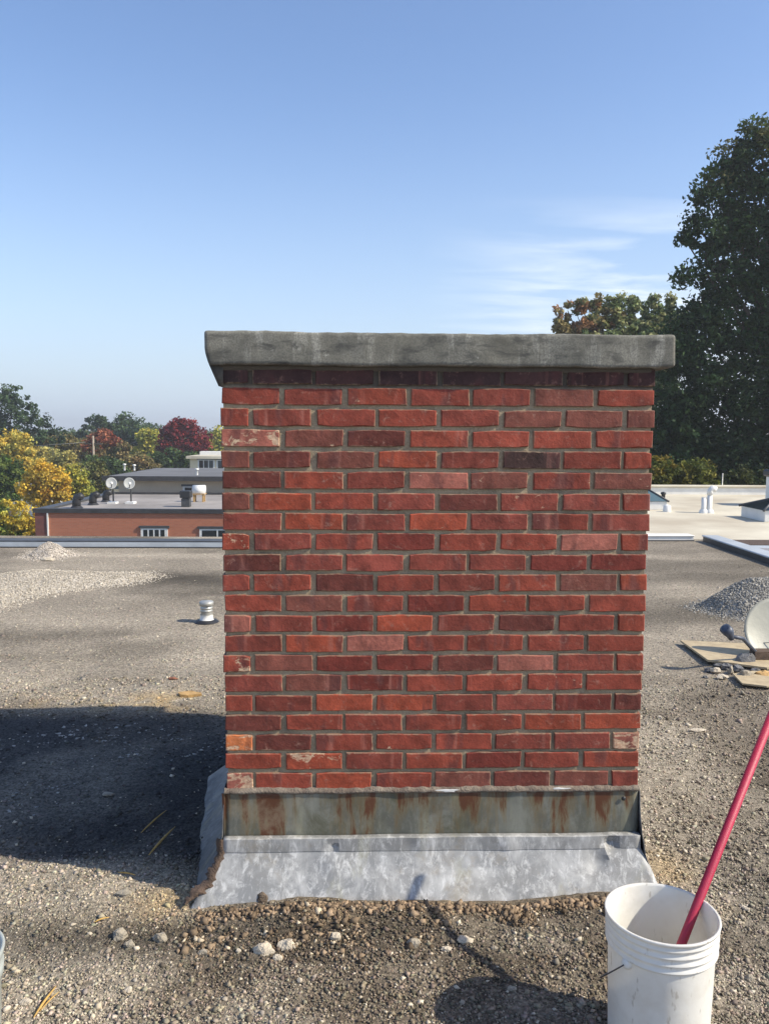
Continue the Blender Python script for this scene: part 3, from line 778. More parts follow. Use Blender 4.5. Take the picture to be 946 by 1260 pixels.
# ------------------------------------------------------------------ white pail and red pole
BC = gnd(817.5, 1119, .345)
bz = float(height(BC.x, BC.y))
pail = empty('plastic_pail', (BC.x+.004, BC.y+.002, bz-.004))
tag(pail, 'open white plastic pail standing on the gravel at the right front of the chimney', 'bucket')
hp = .345-bz+.004
Rt, Rb = .1385, .122
prof = [(0, .003), (Rb-.012, .003), (Rb-.002, .0), (Rb, .008)]
def rad(z): return Rb+(Rt-.006-Rb)*z/hp
prof += [(rad(z), z) for z in np.linspace(.02, hp-.085, 8)]
for i in range(4):    # four stiffening rings
    z = hp-.080+i*.0185
    prof += [(rad(z), z), (rad(z)+.0055, z+.002), (rad(z)+.0065, z+.005), (rad(z)+.001, z+.0085)]
prof += [(rad(hp)-.001, hp-.010), (Rt+.001, hp-.008), (Rt+.002, hp-.002), (Rt, hp), (Rt-.005, hp-.001), (Rt-.006, hp-.006)]
prof += [(rad(z)-.0035, z) for z in np.linspace(hp-.02, .012, 12)]+[(0, .011)]
lathe('pail_body', prof, M_WHITE_PL, pail, 96)
# ears with wire bail hanging down on the camera side
ang = R(215)
ex, ey = math.cos(ang), math.sin(ang)
ear = lathe('handle_ear', [(0, .012), (.007, .012), (.012, .008), (.015, 0)], M_WHITE_PL, pail, 16)
ear.location = (rad(hp-.09)*ex*1.0, rad(hp-.09)*ey, hp-.088); ear.rotation_euler = (0, R(90), ang)
ear = lathe('handle_ear', [(0, .012), (.007, .012), (.012, .008), (.015, 0)], M_WHITE_PL, pail, 16)
ear.location = (-rad(hp-.09)*ex, -rad(hp-.09)*ey, hp-.088); ear.rotation_euler = (0, R(90), ang+math.pi)
A_ = Vector((ex, ey, 0))*(rad(hp-.09)+.012)+Vector((0, 0, hp-.088)); B_ = -Vector((ex, ey, 0))*(rad(hp-.09)+.012)+Vector((0, 0, hp-.088))
pts = []
for i in range(29):          # bail hanging down behind the pail on its left
    t_ = math.pi*i/28; a_ = ang-t_; r_ = rad(hp-.09)+.012+.006*math.sin(t_)
    pts.append(Vector((r_*math.cos(a_), r_*math.sin(a_), hp-.088-.15*math.sin(t_))))
tube('wire_bail', pts, .0018, M_WIRE, pail, 6)

Rp = at(864, 1104, BC.y+.06)            # where the pole crosses the far right rim
Tp = at(946, 889, BC.y+.25)
dirp = (Tp-Rp).normalized()
Bp = Rp-dirp*((Rp.z-.03)/dirp.z)
pole = empty('broom_pole', Bp)
tag(pole, 'crimson red metal pole leaning out of the white pail, cut off at right', 'pole')
tube('shaft', [Vector((0, 0, 0)), dirp*.3, dirp*1.17], .0115, M_RED_POLE, pole, 20)
tube('end_cap', [dirp*1.17, dirp*1.205], .0125, M_BLACK, pole, 16)

# pale tub cut by the left edge
tc_ = gnd(0, 1160, .30)
tub = empty('plastic_tub', (tc_.x-.135+.018, tc_.y-.03, float(height(tc_.x-.1, tc_.y))))
tag(tub, 'pale grey-green plastic tub cut off by the left edge, low corner of the picture', 'bucket')
prof = [(0, .003), (.118, .0), (.122, .01), (.130, .22), (.136, .225), (.137, .25), (.132, .255), (.138, .278), (.141, .292), (.136, .296), (.131, .29), (.118, .012), (0, .01)]
lathe('tub_body', prof, M_GREY_PL, tub, 64)
tube('wire_bail', [Vector((.13*math.cos(a), .13*math.sin(a)-.03*math.sin(a), .26-.05*math.sin(a))) for a in np.linspace(math.pi, 2*math.pi, 16)], .0018, M_WIRE, tub, 6)

# ------------------------------------------------------------------ lumps, straws and scraps on the gravel
def rock_mesh(seed, r, sq=(1, 1, .7), rough=.28, sub=2):
    bm = bmesh.new(); bmesh.ops.create_icosphere(bm, subdivisions=sub, radius=1)
    for v in bm.verts:
        p = v.co.copy(); k_ = 1+rough*mn.noise(p*1.3+Vector((seed*3.1, 0, 0)))*1.6+rough*.6*mn.noise(p*3.3+Vector((0, seed*2.3, 0)))
        v.co = Vector((p.x*sq[0], p.y*sq[1], p.z*sq[2]))*r*k_
    return bm
def rock(px_, py_, r, mat, label, sq=(1, 1, .7), group=None, name='mortar_lump', cat='rubble piece', rz=0, rough=.28, dz=.25, P=None):
    P = P or gnd(px_, py_)
    o = bmobj(name, rock_mesh(px_*.37+py_*.11, r, sq, rough), mat)
    o.location = (P.x, P.y, float(height(P.x, P.y))+r*dz); o.rotation_euler = (0, 0, rz)
    return tag(o, label, cat, group)
G1 = 'lumps of mortar lying on the gravel'
rock(330, 1167, .026, M_ROCK_W, 'cream mortar lump, left half of the touching pair in front of the flashing', (1.2, .9, .7), G1)
rock(358, 1162, .022, M_ROCK_W, 'knobbly cream mortar lump, right half of the touching pair in front of the flashing', (1.2, .8, .8), G1)
rock(348, 1176, .015, M_ROCK_W, 'small cream lump just below the touching pair of cream lumps', (1.1, .8, .7), G1)
rock(153, 1152, .024, M_ROCK, 'grey-tan curved mortar lump, larger of two touching at left of the flashing', (1, 1, .8), G1)
rock(165, 1164, .016, M_ROCK, 'smaller grey-tan lump touching the front of the larger curved one', (1.1, .8, .8), G1)
rock(204, 1156, .020, M_ROCK, 'solitary rounded grey-tan lump between the curved lump and the flashing corner', (1.1, .9, .9), G1)
rock(158, 1100, .021, M_ROCK, 'flat tan stone slab at the edge of the chimney shadow', (1.3, .9, .4), G1)
rock(328, 1112, .022, simple('dark_clod', (.16, .12, .085), .95, .2, 20, bmp=.9), 'dark brown clod against the foot of the flashing', (1, .9, .9), G1)
rock(255, 1169, .012, M_ROCK, 'dull buff pebble right of the solitary grey-tan lump', (1.3, .9, .6), G1)
rock(299, 1167, .009, M_ROCK_W, 'small bright pebble left of the touching cream pair', (1, .9, .8), G1)
rock(375, 1205, .010, M_ROCK_W, 'oval white pebble standing in plain gravel below the cream pair', (.8, 1.1, .7), G1)
rock(418, 1154, .018, M_ROCK_W, 'buff lump right of the touching cream pair', (1.0, .9, .7), G1)
rock(515, 1161, .018, M_ROCK, 'brownish rounded lump in the gravel below the middle of the flashing', (1.1, .9, .8), G1)
rock(577, 1156, .020, M_ROCK_W, 'flat pale lump above the tip of the pail shadow', (1.3, .8, .5), G1)
rock(555, 1166, .014, M_ROCK_W, 'small pale lump just left of the flat one above the pail shadow', (1.1, .8, .6), G1)
rock(613, 1165, .010, M_ROCK, 'lone dark-tan pebble right of the flat pale lump near the pail shadow', (1.1, .8, .6), G1)
rock(636, 1215, .012, M_ROCK, 'rounded stone lying inside the shadow of the white pail', (1, .9, .7), G1)
rock(575, 1229, .008, M_ROCK, 'tiny stone near the lower tip of the pail shadow', (1, .9, .7), G1)
rock(860, 892, .030, M_ROCK_W, 'flat cream flake on the gravel right of the chimney', (1.5, .8, .25), G1)
rock(814, 879, .018, M_ROCK_W, 'slender white chip close to the right edge of the chimney', (.7, 1.2, .5), G1)
rock(92, 1099, .010, M_ROCK_W, 'white chip on bright gravel left of the flat tan slab', (1.3, .8, .5), G1)
rock(116, 1150, .008, M_ROCK_W, 'white pebble just left of the curved grey-tan lump', (1, .9, .7), G1)
rock(38, 1235, .015, M_ROCK_W, 'pinkish white angular flake beside the orange straw', (1.2, .8, .45), G1)
rock(164, 1218, .013, M_ROCK_W, 'pale angular stone in open gravel at lower left', (.9, 1.1, .6), G1)
rock(920, 1120, .013, M_ROCK_W, 'thin cream sliver of stone right of the red pole', (.6, 1.6, .5), G1, rz=.5)
rock(928, 1197, .012, M_ROCK, 'pinkish pebble near the right edge below the cream sliver', (1.1, .9, .7), G1)
rock(137, 982, .020, M_ROCK, 'pale stone in the middle of the chimney shadow', (1.2, .8, .5), G1)
rock(60, 710, .05, M_ROCK_W, 'long pale lump on the crest of the big gravel heap', (1.6, .7, .5), G1, dz=3.2)
def stick(name, a, b_, w_, mat, label, cat, bend=.004, lift=.006):
    A = gnd(*a); B = gnd(*b_); A.z = float(height(A.x, A.y))+lift; B.z = float(height(B.x, B.y))+lift*1.8
    pts_ = [A.lerp(B, i/6)+Vector((0, 0, math.sin(i/6*math.pi)*bend)) for i in range(7)]
    o = tube(name, [p-A for p in pts_], [w_*f_ for f_ in (.35, .8, 1, 1, .9, .7, .3)], mat, None, 6); o.location = A
    return tag(o, label, cat)
stick('straw', (48, 1254), (76, 1218), .0035, M_STRAW, 'broad orange-yellow straw lying in the lower left gravel', 'straw')
stick('straw', (56, 1246), (80, 1224), .0022, M_STRAW, 'thin straw crossing beside the broad orange-yellow one at lower left', 'straw')
stick('straw', (121, 1136), (140, 1131), .0028, M_STRAW, 'short yellow straw left of the grey-tan lumps', 'straw')
stick('straw', (178, 1027), (209, 1001), .0035, M_STRAW, 'straight upper straw in the shadow beside the flashing', 'straw')
stick('straw', (188, 1056), (220, 1022), .0048, M_STRAW, 'thicker lower straw in the shadow beside the flashing', 'straw')
stick('straw', (150, 1076), (172, 1079), .0028, M_STRAW, 'pale straw on the lower edge of the chimney shadow', 'straw')
bm = bmesh.new(); P = gnd(236, 857)
vs = []
rr2 = random.Random(4)
topv, botv = [], []
for i in range(12):
    th = 2*math.pi*i/12; k_ = rr2.uniform(.7, 1.15)
    x_, y_ = .085*k_*math.cos(th), .038*k_*math.sin(th)
    topv.append(bm.verts.new((x_, y_, .016+rr2.uniform(-.003, .003)))); botv.append(bm.verts.new((x_, y_, 0)))
bm.faces.new(topv); bm.faces.new(botv[::-1])
for i in range(12): bm.faces.new((botv[i], botv[(i+1) % 12], topv[(i+1) % 12], topv[i]))
o = bmobj('wood_scrap', bm, M_WOOD); o.location = (P.x, P.y, float(height(P.x, P.y)))
tag(o, 'splintered orange scrap of wood on the gravel left of the chimney', 'wood')
rock(215, 838, .022, simple('red_brick_crumb', (.30, .12, .07), .9), 'small reddish brick crumb behind the orange wood scrap', (1.4, .7, .4), None, 'brick_crumb', 'brick fragment')

# ------------------------------------------------------------------ metal roof vent
P = gnd(256, 767)
v = empty('roof_vent', (P.x, P.y, 0)); tag(v, 'short ribbed aluminium vent pipe standing on the gravel left of the chimney', 'vent pipe')
lathe('vent_base', [(.07, -.01), (.066, .012), (.052, .02), (.050, .055), (.052, .06)], M_WHITE, v, 24)
lathe('vent_pipe', [(.046, .05), (.046, .085), (.050, .09), (.050, .094), (.046, .098), (.046, .108), (.051, .112), (.051, .117), (.046, .121), (.046, .132)], M_VENT, v, 24)
lathe('vent_cap', [(.040, .130), (.056, .134), (.058, .160), (.054, .166), (0, .172)], M_VENT, v, 24)
lathe('tar_collar', [(.10, -.002), (.085, .012), (.06, .018)], M_BLACK, v, 18)

# ------------------------------------------------------------------ heaps of gravel
def heap(name, outline, peaks, Hh, mat_tint, label, nst, ssize, seed, var=.25, noise_amp=.35):
    """outline: photo points on the roof; peaks: (px,py,height,radius)"""
    pts_ = [gnd(*p) for p in outline]; cx = sum(p.x for p in pts_)/len(pts_); cy = sum(p.y for p in pts_)/len(pts_)
    poly = np.array([(p.x, p.y) for p in pts_])
    x0_, x1_, y0_, y1_ = poly[:, 0].min()-.2, poly[:, 0].max()+.2, poly[:, 1].min()-.2, poly[:, 1].max()+.2
    nx2 = 90; ny2 = 70
    X, Y = np.meshgrid(np.linspace(x0_, x1_, nx2), np.linspace(y0_, y1_, ny2))
    def field(X, Y):
        inside = np.zeros(X.shape, bool); dist = np.full(X.shape, 9.)
        for i in range(len(poly)):
            a_, b_ = poly[i], poly[(i+1) % len(poly)]
            cond = ((a_[1] > Y) != (b_[1] > Y)) & (X < (b_[0]-a_[0])*(Y-a_[1])/(b_[1]-a_[1]+1e-9)+a_[0]); inside ^= cond
            ab = b_-a_; t_ = np.clip(((X-a_[0])*ab[0]+(Y-a_[1])*ab[1])/(ab@ab), 0, 1)
            dist = np.minimum(dist, np.hypot(X-a_[0]-t_*ab[0], Y-a_[1]-t_*ab[1]))
        d = np.where(inside, dist, -dist)
        hgt = Hh*sm(0, .45, d)*(1-noise_amp+2*noise_amp*fbm(X, Y, 2.2, 4))
        for (px_, py_, ph, pr) in peaks:
            q_ = gnd(px_, py_); hgt = hgt+ph*np.clip(1-np.hypot(X-q_.x, (Y-q_.y))/pr, 0, 1)**1.15*sm(-.02, .2, d)
        return np.where(d > 0, hgt, d*.25)+height(X, Y), d
    Z, D = field(X, Y)
    Vv = np.stack([X-cx, Y-cy, Z-.004], -1).reshape(-1, 3); ii = np.arange(nx2*ny2).reshape(ny2, nx2)
    q_ = np.stack([ii[:-1, :-1], ii[:-1, 1:], ii[1:, 1:], ii[1:, :-1]], -1).reshape(-1, 4)
    keepf = (D.reshape(-1)[q_] > -.12).any(1); q_ = q_[keepf]
    tn = np.array(mat_tint)*(1-var/2+var*fbm(Vv[:, 0]+3, Vv[:, 1], 3, 4))[:, None]
    root = empty(name, (cx, cy, 0)); tag(root, label, 'gravel heap')
    me = npmesh('heap_body', Vv, (q_, 4), tn); me.polygons.foreach_set('use_smooth', [True]*len(me.polygons))
    link('heap_body', me, M_GROUND, root)
    rs_ = np.random.RandomState(seed); x_ = rs_.uniform(x0_, x1_, nst); y_ = rs_.uniform(y0_, y1_, nst); z_, d_ = field(x_, y_)
    k_ = d_ > -.05*rs_.rand(nst)-.03*rs_.exponential(1, nst); x_, y_, z_ = x_[k_], y_[k_], z_[k_]
    s_ = np.clip(rs_.lognormal(math.log(ssize), .35, len(x_)), .003, .03)
    tt_ = np.array(mat_tint)*rs_.uniform(.6, 1.35, (len(x_), 1))
    z_ = np.maximum(z_, height(x_, y_))
    me = stones('loose_gravel', x_-cx, y_-cy, z_, s_, tt_, .8, seed)
    link('loose_gravel', me, M_STONE, root)['kind'] = 'stuff'
heap('gravel_heap', [(-60, 775), (0, 757), (45, 741), (110, 729), (165, 722), (205, 712), (190, 706), (120, 708), (60, 706), (0, 712), (-60, 716)],
     [(25, 716, .045, .9), (95, 716, .025, .7), (150, 714, .02, .5)], .035, (.47, .42, .345), 'long low heap of pale gravel spreading in from the left edge', 26000, .0062, 21)
heap('gravel_heap', [(28, 691), (60, 693), (100, 687), (80, 681), (40, 683)], [(62, 686, .14, .66)], .03, (.46, .41, .35),
     'small cone of pale gravel close to the far parapet', 7000, .007, 22)
heap('gravel_heap', [(846, 742), (875, 750), (915, 757), (960, 757), (1010, 752), (1010, 728), (950, 722), (890, 730)],
     [(920, 742, .19, .75), (985, 740, .17, .7)], .04, (.31, .295, .265), 'heap of grey chippings behind the satellite dish at right', 24000, .0068, 23)

# ------------------------------------------------------------------ dish, boards and rubble at the right
def board(name, pts_px, th, z, mat, label, cat):
    P_ = [gnd(*p, z) for p in pts_px]; o0 = P_[0].copy(); bm = bmesh.new()
    t_ = [bm.verts.new(p-o0+Vector((0, 0, th))) for p in P_]; b2 = [bm.verts.new(p-o0) for p in P_]
    ft = bm.faces.new(t_); bm.faces.new(b2[::-1]); n_ = len(P_)
    for i in range(n_): bm.faces.new((b2[i], b2[(i+1) % n_], t_[(i+1) % n_], t_[i]))
    bmesh.ops.recalc_face_normals(bm, faces=bm.faces[:])
    o = bmobj(name, bm, mat); o.location = o0; return tag(o, label, cat)
board('plywood_board', [(838, 786), (872, 810), (945, 819), (1000, 812), (935, 790)], .014, .012, M_PLY, 'pointed plywood board lying under the satellite dish at right', 'board')
board('cardboard_sheet', [(903, 826), (915, 838), (945, 841), (990, 838), (985, 822), (930, 822)], .010, .008, M_PLY, 'curved weathered board in front of the rubble at right edge', 'board')
# dish
dish = empty('satellite_dish', gnd(955, 806)); tag(dish, 'cream satellite dish lying on the plywood board at the right edge', 'satellite dish')
def dish_mesh(ra, rb, depth, th=.004, nr=10, ns=40):
    vs_, fs_ = [], []
    for layer in (0, 1):
        for i in range(nr+1):
            t_ = i/nr
            for k_ in range(ns):
                a_ = 2*math.pi*k_/ns; vs_.append((ra*t_*math.cos(a_), rb*t_*math.sin(a_), depth*(t_*t_-1)-layer*th))
    for layer in (0, 1):
        o_ = layer*(nr+1)*ns
        for i in range(nr):
            for k_ in range(ns):
                f_ = (o_+i*ns+k_, o_+i*ns+(k_+1) % ns, o_+(i+1)*ns+(k_+1) % ns, o_+(i+1)*ns+k_)
                fs_.append(f_[::-1] if layer == 0 else f_)
    o_ = (nr+1)*ns
    for k_ in range(ns): fs_.append((nr*ns+k_, nr*ns+(k_+1) % ns, o_+nr*ns+(k_+1) % ns, o_+nr*ns+k_)[::-1])
    return vs_, fs_
Yd = gnd(955, 806).y
Dc = at(962, 773, Yd)
nrm = Vector((-.13, -.87, .48)).normalized()
vs_, fs_ = dish_mesh(.24, .25, .045)
rf = pyobj('reflector', vs_, fs_, M_DISH, dish, True)
rf.location = Dc-dish.location; rf.rotation_euler = nrm.to_track_quat('Z', 'Y').to_euler()
head = at(897, 773, Yd-.28); base_ = at(930, 797, Yd-.10)
dl = dish.location
tube('feed_arm', [base_-dl, at(915, 781, Yd-.2)-dl, at(903, 779, Yd-.27)-dl], [.014, .013, .012], M_LNB, dish, 10)
tube('feed_horn', [head-dl+Vector((-.03, -.01, .03)), head-dl+Vector((-.028, -.008, .026)), head-dl, head-dl+Vector((.02, .01, -.03)), head-dl+Vector((.03, .01, -.055))], [.02, .036, .036, .024, .016], M_LNB, dish, 16)
tube('dish_foot', [Dc-dl-nrm*.05, Dc-dl-nrm*.06+Vector((.0, .12, -.12)), Vector((Dc.x-dl.x, .14, .02))], .018, M_BLACK, dish, 10)
tube('rib_wire', [rf.location+nrm*.008+Vector((-.20, .06, -.10)), rf.location+nrm*.002-nrm*.0+Vector((.02, -.05, -.05))], .0025, M_LNB, dish, 6)
box('spacer_brick', 0, .19, 0, .09, 0, .055, M_TAR)
o = bpy.data.objects['spacer_brick']; P = gnd(930, 812); o.location = (P.x, P.y, .028); o.name = 'brown_brick'
tag(o, 'dark reddish-brown brick wedged under the lip of the satellite dish', 'brick')
G2 = 'rubble beside the plywood board'
for (px_, py_, r_, mt, lb, sq_) in [
    (882, 822, .036, M_ROCK_W, 'white stone, left one of the two bright stones in front of the plywood board', (1, .8, .6)),
    (890, 829, .030, M_ROCK_W, 'white stone, right and lower one of the two bright stones by the plywood board', (1.2, .8, .5)),
    (873, 820, .026, M_ROCK_G, 'grey stone farthest left in the rubble by the plywood board', (1.1, .9, .6)),
    (870, 828, .016, M_ROCK_G, 'small grey pebble below the farthest left rubble stone', (1.1, .9, .6)),
    (896, 818, .034, M_ROCK_G, 'grey stone behind the two bright stones', (1, .9, .7)),
    (901, 823, .026, M_ROCK, 'buff upright stone right of the two bright stones', (.6, .9, 1.2)),
    (909, 822, .036, M_ROCK_G, 'dull grey block in the middle of the rubble row', (1.1, .9, .8)),
    (920, 812, .060, M_ROCK_G, 'biggest dark grey lump, topmost in the rubble', (1.2, .9, .8)),
    (918, 829, .040, M_ROCK, 'pale wedge-shaped stone under the biggest dark lump', (1, .8, .8)),
    (931, 823, .032, M_ROCK_G, 'grey stone right of the biggest dark lump', (1, .9, .7)),
    (886, 815, .028, M_ROCK_G, 'low grey stone at the lower edge of the plywood', (1.2, .9, .5)),
    (942, 828, .040, M_WOOD, 'orange crumbly lump at the right end of the rubble', (1.2, .9, .6))]:
    rock(px_, py_, r_, mt, lb, sq_, G2, 'rubble_stone', 'rubble piece', rough=.4, dz=.5)

# ------------------------------------------------------------------ parapets of our roof
def wall_seg(name, a, b_, th, h, inner, cop, label, lip=.015, coph=.03):
    a = Vector(a); b_ = Vector(b_); d = (b_-a); L = d.length; ang_ = math.atan2(d.y, d.x)
    root = empty(name, (a.x, a.y, 0), ang_); tag(root, label, 'parapet')
    box('wall', 0, L, 0, th, -.3, h, inner, root)
    box('coping', -.01, L+.01, -lip, th+lip, h, h+coph, cop, root, .006)
    box('cant_strip', 0, L, -.03, -.001, -.02, .008, M_DARKMETAL, root)
    return root
wall_seg('parapet', (-12, 10.86), (1.0, 11.12), .25, .072, M_PAR_IN, M_COPING, 'low parapet with pale blue-grey face across the left back of the gravel roof', lip=.004, coph=.016)
wall_seg('parapet', (1.05, 11.92), (4.45, 12.04), .22, .06, M_WHITE, M_WHITE, 'low white-faced parapet right of the chimney at the back of the gravel roof', coph=.015)
root = wall_seg('parapet', (4.68, -3.0), (4.62, 12.0), .20, .065, M_DARKMETAL, M_PAR_IN, 'dark parapet with pale coping running towards the camera along the right roof edge', coph=.02)  # face turned from the sun: its shade put into the dark metal colour
# make its inner (west) side the local -y side: shift is fine, the wall stands east of the line
root.rotation_euler[2] = math.atan2(14.7, -.06); root.location = (4.83, -3.0, 0)

# ------------------------------------------------------------------ white roof next door
zR = -.42
wr = empty('white_roof_building', (10, 20, GZ)); tag(wr, 'neighbouring flat building with white membrane roof right of the chimney', 'building')
def bxw(name, x0, x1, y0, y1, z0, z1, mat, parent, bev=0):
    l = parent.location
    return box(name, x0-l.x, x1-l.x, y0-l.y, y1-l.y, z0-l.z, z1-l.z, mat, parent, bev)
bxw('wall', 1.2, 26, 15.4, 26.6, GZ, zR-.05, M_BEIGE, wr)
bxw('roof', 1.0, 26.2, 15.2, 26.8, zR-.05, zR, M_WHITE_MEMB, wr)
bxw('edge_trim', 1.0, 26.2, 15.05, 15.197, zR-.12, zR+.012, M_TAR, wr)
bxw('rear_parapet', 1.0, 26.2, 26.803, 27.1, zR-.3, zR+.23, M_WHITE, wr, .02)
bxw('parapet_coping', .95, 26.3, 26.75, 27.15, zR+.233, zR+.29, M_WHITE_MEMB, wr, .01)
# dirt ridge of brown gravel along the near edge
def boxy(x0, x1, y0, y1, z0, z1):
    pass
def pipe_vent(px_, py_, h_, r_, label, elbow):
    P_ = gnd(px_, py_, zR); o_ = empty('vent_pipe', P_); tag(o_, label, 'vent pipe', 'white vent pipes on the white roof')
    lathe('boot', [(r_*1.9, 0), (r_*1.7, .05), (r_*1.15, .10)], M_WHITE, o_, 16)
    lathe('pipe', [(r_, .02), (r_, h_), (r_*.8, h_), (r_*.8, h_-.1)], M_WHITE, o_, 16)
    if elbow: tube('hood', [Vector((0, 0, h_)), Vector((.0, 0, h_+.09)), Vector((.05, 0, h_+.16)), Vector((.14, 0, h_+.13))], r_*1.25, M_WHITE, o_, 14)
    return o_
pipe_vent(865, 627, .38, .06, 'straight white vent pipe, shorter of the pair on the white roof', False)
pipe_vent(872, 627, .45, .06, 'taller white vent pipe with hooded top on the white roof', True)
# skylights
def skylight(loc, wx, wy, hb, hg, label, mat_in, drop=None):
    o_ = empty('skylight', loc); tag(o_, label, 'skylight')
    box('curb', -wx, wx, -wy, wy, 0, hb, M_WHITE, o_, .01)
    pts_ = [(-wx*1.05, -wy*1.05, hb+.002), (wx*1.05, -wy*1.05, hb+.002), (wx*1.05, wy*1.05, hb+.002), (-wx*1.05, wy*1.05, hb+.002), (-wx*.35, 0, hb+hg), (wx*.35, 0, hb+hg)]
    pyobj('glazing', pts_, [(0, 1, 5, 4), (1, 2, 5), (2, 3, 4, 5), (3, 0, 4), (3, 2, 1, 0)], mat_in, o_)
    for a_, b_ in ((0, 4), (1, 5), (2, 5), (3, 4), (4, 5)):
        tube('glazing_bar', [pts_[a_], pts_[b_]], .03, M_COPING, o_, 8)
    return o_
M_SKYGL = simple('blue_grey_glazing', (.10, .16, .18), .12, .1, 2, bmp=0)
P = gnd(783, 622, zR); skylight(P, .62, .5, .22, .30, 'blue glazed skylight half hidden behind the right edge of the chimney', M_SKYGL)
P = gnd(968, 634, zR); skylight(P, .80, .62, .26, .24, 'dark pyramid skylight on white curb at the right edge', M_GLASS_DK)
P = gnd(950, 622, zR); o_ = empty('roof_ventilator', (P.x+.80, P.y+1.2, zR)); tag(o_, 'white square ventilator with dark hood behind the dark skylight', 'ventilator')
box('stack', -.32, .32, -.32, .32, 0, .78, M_WHITE, o_, .01)
box('hood', -.4, .4, -.4, .4, .78, .98, M_BLACK, o_, .05); box('hood_top', -.3, .3, -.3, .3, .985, 1.12, M_BLACK, o_, .04)
# drain post and dark stub
P = gnd(815, 621, zR); tag(lathe('roof_stub', [(.05, 0), (.05, .34), (.07, .35), (.07, .40), (0, .42)], M_BLACK, None, 12, True, P), 'short black stub pipe beside the half hidden skylight', 'pipe')
P = gnd(820, 626, zR); tag(lathe('roof_drain', [(.10, 0), (.09, .14), (.05, .17), (0, .18)], M_WHITE, None, 14, True, P), 'small white drain hood beside the black stub pipe', 'drain')

# gap between the buildings: brown curb with loose fill
box('boundary_curb', 1.3, 12, 14.3, 15.0, -2.0, -.36, M_TAR); tag(bpy.data.objects['boundary_curb'], 'dark brown curb between the gravel roof and the white roof', 'curb')
box('gutter_edge', 5.2, 12, 12.6, 12.9, -2.0, -.18, M_PAR_IN); tag(bpy.data.objects['gutter_edge'], 'pale metal roof edge beyond the dark parapet at right', 'roof edge')

# ------------------------------------------------------------------ buildings at left
def bd(name, label, loc): o_ = empty(name, loc); tag(o_, label, 'building'); return o_
zr = -2.12
rb = bd('brick_building', 'long low red brick building with grey gravel roof and white framed windows', (-8, 44, GZ))
xL, xR, yF, yB = -16.25, 6.0, 39.0, 49.6
bxw('wall', xL, xR, yF, yB, GZ, zr-.20, M_FARBRICK, rb)
bxw('roof', xL+.1, xR-.1, yF+.1, yB-.1, zr-.347, zr-.12, M_FAR_ROOF, rb)
bxw('front_fascia', xL-.08, xR+.08, yF-.08, yF+.22, zr-.20, zr, M_DARKMETAL, rb)
bxw('rear_fascia', xL-.08, xR+.08, yB-.22, yB+.08, zr-.20, zr, M_DARKMETAL, rb)
bxw('left_fascia', xL-.08, xL+.45, yF+.223, yB-.223, zr-.20, zr-.02, M_COPING, rb)
P = at(59, 640, yF-.04); bxw('downpipe', P.x-.03, P.x+.03, yF-.07, yF-.003, GZ, zr-.21, M_WHITE, rb)
P2 = at(42, 640, yF)
bxw('corner_shadow_panel', xL+.0, P.x-.04, yF-.03, yF-.002, GZ, zr-.21, simple('shadow_dark_brickwork', (.22, .075, .055), .9, .3, 1.5, c2=(.10, .05, .05)), rb)  # added panel: a shadow on the wall corner painted as darker brick
def window(parent, x0, x1, z0, z1, yf, panes, frame=M_WHITE, fw=.07, jamb=.12):
    f_ = bxw('window', x0, x1, yf-.05, yf-.002, z0, z1, frame, parent)
    n_ = panes; w_ = (x1-x0-jamb-fw)/n_
    for i in range(n_):
        a_ = x0+jamb+i*w_; l = parent.location
        p_ = box('pane', a_-l.x, a_+w_-fw-l.x, yf-.055-l.y, yf-.048-l.y, z0+fw-l.z, z1-fw-l.z, M_GLASS_DK, None); p_.parent = f_
    l = parent.location
    s_ = box('lintel', x0-.08-l.x, x1+.08-l.x, yf-.075-l.y, yf-.0-l.y, z1+.002-l.z, z1+.12-l.z, M_COPING); s_.parent = f_
a_ = at(174, 653, yF); b_ = at(207, 653, yF); window(rb, a_.x, b_.x, a_.z-1.1, a_.z, yF, 4)
a_ = at(246, 653, yF); window(rb, a_.x, a_.x+1.7, a_.z-1.1, a_.z, yF, 2)
window(rb, 1.5, 3.0, a_.z-1.1, a_.z, yF, 4)
# satellite dishes and gear on the red building's roof
zt = zr-.12
def roof_dish(px_, py_, Yv, r_, mat, label, face, backdark=False):
    C_ = at(px_, py_, Yv); o_ = empty('satellite_dish', (C_.x, Yv+.1, zt)); tag(o_, label, 'satellite dish', 'satellite dishes on the red brick building')
    vs2, fs2 = dish_mesh(r_, r_*1.08, .12*r_*2, .03, 6, 24)
    n_ = Vector(face).normalized()
    d_ = pyobj('reflector', vs2, fs2, mat, o_, True); d_.location = (0, -.1, C_.z-zt); d_.rotation_euler = n_.to_track_quat('Z', 'Y').to_euler()
    tube('mast', [(0, .15, 0), (0, .15, (C_.z-zt)*.9), (0, 0, C_.z-zt)], .04, M_COPING, o_, 8)
    tube('feed_arm', [Vector((0, -.1, C_.z-zt))-Vector((0, 0, r_*.9)), Vector((0, -.1, C_.z-zt))+n_*r_*1.1-Vector((0, 0, r_*.3))], .025, M_COPING, o_, 6)
    tube('feed_horn', [Vector((0, -.1, C_.z-zt))+n_*r_*1.05-Vector((0, 0, r_*.3)), Vector((0, -.1, C_.z-zt))+n_*r_*1.25-Vector((0, 0, r_*.25))], .07, M_WHITE, o_, 8)
    box('ballast_block', -.22, .22, -.2, .35, 0, .10, M_WHITE, o_)
roof_dish(137, 598, 43.0, .28, M_DISH_W, 'white satellite dish, left one of two white ones on the brick building roof', (.35, -1, .35))
roof_dish(159, 598, 43.0, .28, M_DISH_W, 'white satellite dish, right one of two white ones on the brick building roof', (.4, -1, .3))
